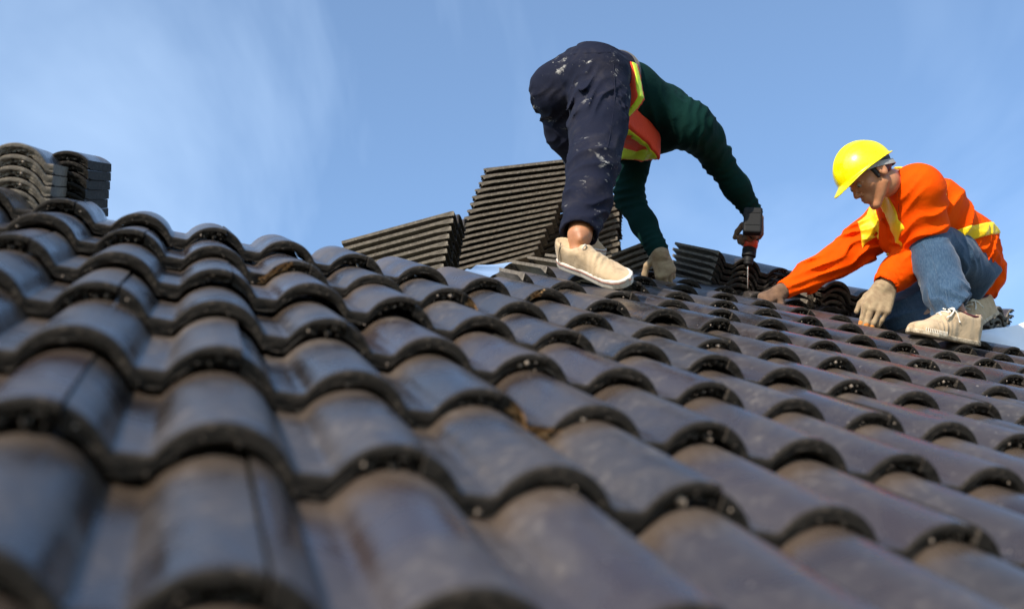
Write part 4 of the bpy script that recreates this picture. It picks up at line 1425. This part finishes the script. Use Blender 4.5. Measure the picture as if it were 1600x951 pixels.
def grip(P):
    return chain(P, [(HB, 0.020), (HB + DF[2] * 0.055 - DF[0] * 0.012, 0.0185), (HB + DF[2] * 0.088 - DF[0] * 0.016, 0.022)], 0.01, DF[0], 1.15)
sdf_obj('grip', grip, HB - 0.14, HB + 0.14, 0.003, M_BLACK, drill)
BC = HB + DF[2] * 0.108 - DF[0] * 0.004 + DF[1] * 0.002
bat = rbox('battery_pack', BC, DF, (0.052, 0.035, 0.021), 0.007, M_BLACK, drill)
rbox('battery_rib', BC + DF[2] * 0.0205 + DF[0] * 0.020, DF, (0.0025, 0.030, 0.002), 0.001, M_BLACK, bat, 0.001)
rbox('battery_rib', BC + DF[2] * 0.0205 - DF[0] * 0.030, DF, (0.0025, 0.026, 0.002), 0.001, M_BLACK, bat, 0.001)
rbox('trigger', HB + DF[2] * 0.035 + DF[0] * 0.022, DF, (0.008, 0.007, 0.012), 0.004, M_RED, drill, 0.002)

# ================================================================ LOOSE TILES STACKED ON THE RIDGE
LOOSE = [tile_mesh(140 + i, lip=0.018, jag=1.0, side_m=2) for i in range(4)]
RAWFACE = [tile_mesh(170 + i, lip=0.018, jag=1.0, side_m=2, face_m=2) for i in range(3)]
THICK_A = [tile_mesh(150 + i, lip=0.025, jag=0.6, phase=0.0595, body=0.024, side_m=2, face_m=2) for i in range(3)]
THICK_B = [tile_mesh(160 + i, lip=0.025, jag=0.6, phase=0.0325, body=0.024) for i in range(3)]
ORD = ['topmost', 'second', 'third', 'fourth', 'fifth', 'sixth', 'seventh', 'eighth', 'ninth', 'tenth', 'eleventh', 'twelfth', 'thirteenth',
       'fourteenth', 'fifteenth', 'sixteenth', 'seventeenth', 'eighteenth', 'nineteenth', 'twentieth']
LC = A((ROLL, TLEN / 2, -0.03))                # middle of a tile
def stack(corner, xdir, ydir, count, step, shift, where, group, jit=0.003, anchor=(0, 0, 0), fan=0.0, kinds=None):
    """tiles from the bottom up. corner: where the anchor point of the bottom tile stands; xdir across the rolls, ydir from lip to head;
    shift: how far each tile slides (along x, along y) over the one below"""
    if False: print('STK', where, [round(q,2) for q in corner])
    x = Vector(xdir).normalized(); y = Vector(ydir); y = (y - x * y.dot(x)).normalized(); n = x.cross(y)
    base = Vector(corner)
    for k in range(count):
        m = Matrix.Identity(4)
        # tiles nested flat: cancel the section's own tilt
        ang = -math.atan(0.0285 / GAUGE) + 0.0
        yy = y * math.cos(fan * k) + n * math.sin(fan * k); nn = x.cross(yy)
        p = base + n * (step * k) + x * (shift[0] * k + random.gauss(0, jit)) + y * (shift[1] * k + random.gauss(0, jit))
        p -= x * anchor[0] + yy * anchor[1] + nn * anchor[2]
        wob = Matrix.Rotation(random.gauss(0, jit * 3.0), 4, 'Z')
        rx = wob @ Matrix.Rotation(math.atan(0.0285 / GAUGE), 4, 'X')
        for i_ in range(3):
            m[i_][0], m[i_][1], m[i_][2], m[i_][3] = x[i_], yy[i_], nn[i_], p[i_]
        o = link('stacked_tile', random.choice(kinds or LOOSE))
        o.matrix_world = m @ rx
        q = count - 1 - k
        if q == 0:
            lab = 'topmost roof tile ' + where
        elif q == count - 1:
            lab = 'lowest roof tile ' + where
        else:
            lab = ORD[q] + ' roof tile down ' + where
        tag(o, lab, 'roof tile', group)

# far left: lips towards us
stack((-1.009, 1.442, 5.948), (0.998, -0.031, 0.060), (-0.016, 0.867, 0.498), 5, 0.0265, (0.0006, 0.0), 'in the stack at the left end of the roof', 'tiles stacked at the left end', 0.0012, (0.3135, 0, -0.03), 0, THICK_A)
stack((-0.961, 1.736, 6.100), (0.988, -0.130, 0.080), (0.061, 0.857, 0.511), 6, 0.0265, (0.0016, 0.0), 'in the stack beside the leftmost stack', 'tiles stacked at the left end', 0.0012, (0.3135, 0, -0.03), 0, THICK_B)

def leaning(pt, y, x, count, step, slide, where, group, right=False, fan=0.0):
    stack(pt, x, y, count, step, (0.0, slide), where, group, 0.0025, ((2 * ROLL - 0.0025) if right else 0.0, 0, -0.03), fan)
leaning((0.156, 2.213, 6.329), (-0.831, 0.518, -0.203), (0.395, 0.818, 0.418), 10, 0.0235, -0.0115, 'in the low slanting stack left of the tallest stack', 'tiles stacked on the ridge, low slanting stack')
leaning((0.314, 2.830, 6.647), (0.872, -0.397, 0.287), (-0.338, -0.809, -0.481), 17, 0.0240, 0.0185, 'in the tallest slanting stack', 'tiles stacked on the ridge, tall slanting stack', True, -0.0105)
leaning((1.041, 2.652, 6.769), (-0.795, 0.541, -0.274), (0.395, 0.818, 0.418), 13, 0.0240, -0.0095, 'in the slanting stack behind the cream shoe', 'tiles stacked on the ridge behind the shoe')
leaning((1.042, 2.329, 6.593), (-0.762, 0.586, -0.275), (0.444, 0.807, 0.390), 6, 0.0235, -0.002, 'in the stack behind the hand resting on the roof', 'tiles stacked on the ridge behind the hand')
stack((1.241, 2.280, 6.552), (0.998, 0.036, -0.050), (0.008, 0.844, 0.537), 6, 0.0255, (0.0, 0.0), 'in the stack right behind the drill bit', 'tiles stacked behind the drill bit', 0.004, (0, 0, -0.03))
stack((1.658, 2.253, 6.546), (0.998, 0.036, -0.050), (-0.130, 0.848, 0.514), 5, 0.0255, (0.0, 0.0), 'in the stack between drill and orange sleeve', 'tiles stacked between drill and sleeve', 0.005, (0, 0, -0.03), 0, RAWFACE)
stack((1.699, 2.260, 6.506), (1.000, 0.008, -0.012), (0.015, 0.864, 0.503), 3, 0.0255, (0.0, 0.0), 'in the low stack under the orange sleeve', 'tiles stacked under the sleeve', 0.004, (0, 0, -0.03))
stack((2.057, 2.352, 6.652), (0.998, 0.036, -0.050), (-0.130, 0.848, 0.514), 3, 0.0255, (0.0, 0.0), 'in the low stack left of the gloved hand', 'tiles stacked left of the gloved hand', 0.004, (0, 0, -0.03))
stack((2.548, 2.236, 6.541), (0.874, 0.413, 0.258), (-0.477, 0.831, 0.285), 6, 0.0255, (0.0, 0.0), 'in the stack behind the kneeling worker', 'tiles stacked at the right edge', 0.004, (0, 0, -0.03), 0, RAWFACE)

# planks the stacks stand on
def plank(u0, u1, v0, v1, n0, label):
    v, f = box_vf((u0, v0, n0 - 0.035), (u1, v1, n0))
    o = link('scaffold_plank', mesh_from('scaffold_plank', v, f, M_WOOD, None, False))
    o.matrix_world = ROOF_M
    tag(o, label, 'plank')
plank(-1.75, -0.95, 1.95, 2.40, -0.145, 'timber plank under the tile stacks at the left end')
plank(-0.45, 0.62, 3.02, 3.55, -0.31, 'timber plank under the tallest slanting tile stack')
plank(0.5, 3.1, 3.12, 3.6, -0.20, 'long timber plank behind the top course under the ridge stacks')

# white sheet metal and a scrap of blue film
def sheet(name, c4, nu, nv, amp, seed, m, thick, label, cat):
    c = [A(p) for p in c4]
    V, F = [], []
    uu, vv = np.meshgrid(np.linspace(0, 1, nu), np.linspace(0, 1, nv), indexing='ij')
    P = (c[0] * ((1 - uu) * (1 - vv))[..., None] + c[1] * (uu * (1 - vv))[..., None] + c[2] * (uu * vv)[..., None] + c[3] * ((1 - uu) * vv)[..., None]).reshape(-1, 3)
    n = unit(np.cross(c[1] - c[0], c[3] - c[0]))
    d = vnoise(P, seed, 18) * amp + np.abs(((uu.ravel() * 2.0) % 1) - 0.5) * amp * 1.5
    T = P + n * d[:, None]; B = T - n * thick
    V = np.concatenate([T, B])
    k = nu * nv
    for i in range(nu - 1):
        for j in range(nv - 1):
            a = i * nv + j
            F.append((a, a + nv, a + nv + 1, a + 1)); F.append((k + a, k + a + 1, k + a + nv + 1, k + a + nv))
    for i in range(nu - 1):
        for j in (0, nv - 1):
            a = i * nv + j
            F.append((a, k + a, k + a + nv, a + nv) if j == 0 else (a, a + nv, k + a + nv, k + a))
    for j in range(nv - 1):
        for i in (0, nu - 1):
            a = i * nv + j
            F.append((a, a + 1, k + a + 1, k + a) if i == 0 else (a, k + a, k + a + 1, a + 1))
    o = link(name, mesh_from(name, V.tolist(), F, m, None, True, 30))
    tag(o, label, cat)
    return o
M_WHITE = mat('white_coated_sheet', (0.86, 0.86, 0.86), 0.5, 0.4)
M_FILM = mat('pale_blue_film', (0.30, 0.42, 0.62), 0.2, 0.6)
sheet('metal_flashing', ((2.464, 2.212, 6.575), (2.857, 2.113, 6.680), (2.761, 2.046, 6.420), (2.357, 2.105, 6.399)), 22, 10, 0.022, 5, M_WHITE, 0.0015, 'white sheet metal flashing lying behind the kneeling worker', 'flashing')
sheet('plastic_film', ((0.042, 1.600, 6.063), (0.114, 1.654, 6.137), (0.228, 1.711, 6.177), (0.116, 1.608, 6.065)), 12, 8, 0.012, 8, M_FILM, 0.001, 'scrap of crumpled pale blue plastic film beside the top tiles', 'plastic film')

# ground far below
M_GROUND = mat('dry_ground', (0.16, 0.13, 0.09), 0.95)
_g = noise(M_GROUND, 0.4, 6, 0.6)
lk(M_GROUND, mixc(M_GROUND, _g, (0.07, 0.09, 0.035), (0.24, 0.19, 0.13)), bsdf(M_GROUND).inputs['Base Color'])
g_ = link('ground', mesh_from('ground', [(-1500, -1500, 0), (1500, -1500, 0), (1500, 1500, 0), (-1500, 1500, 0)], [(0, 1, 2, 3)], M_GROUND, None, False))
tag(g_, kind='structure')
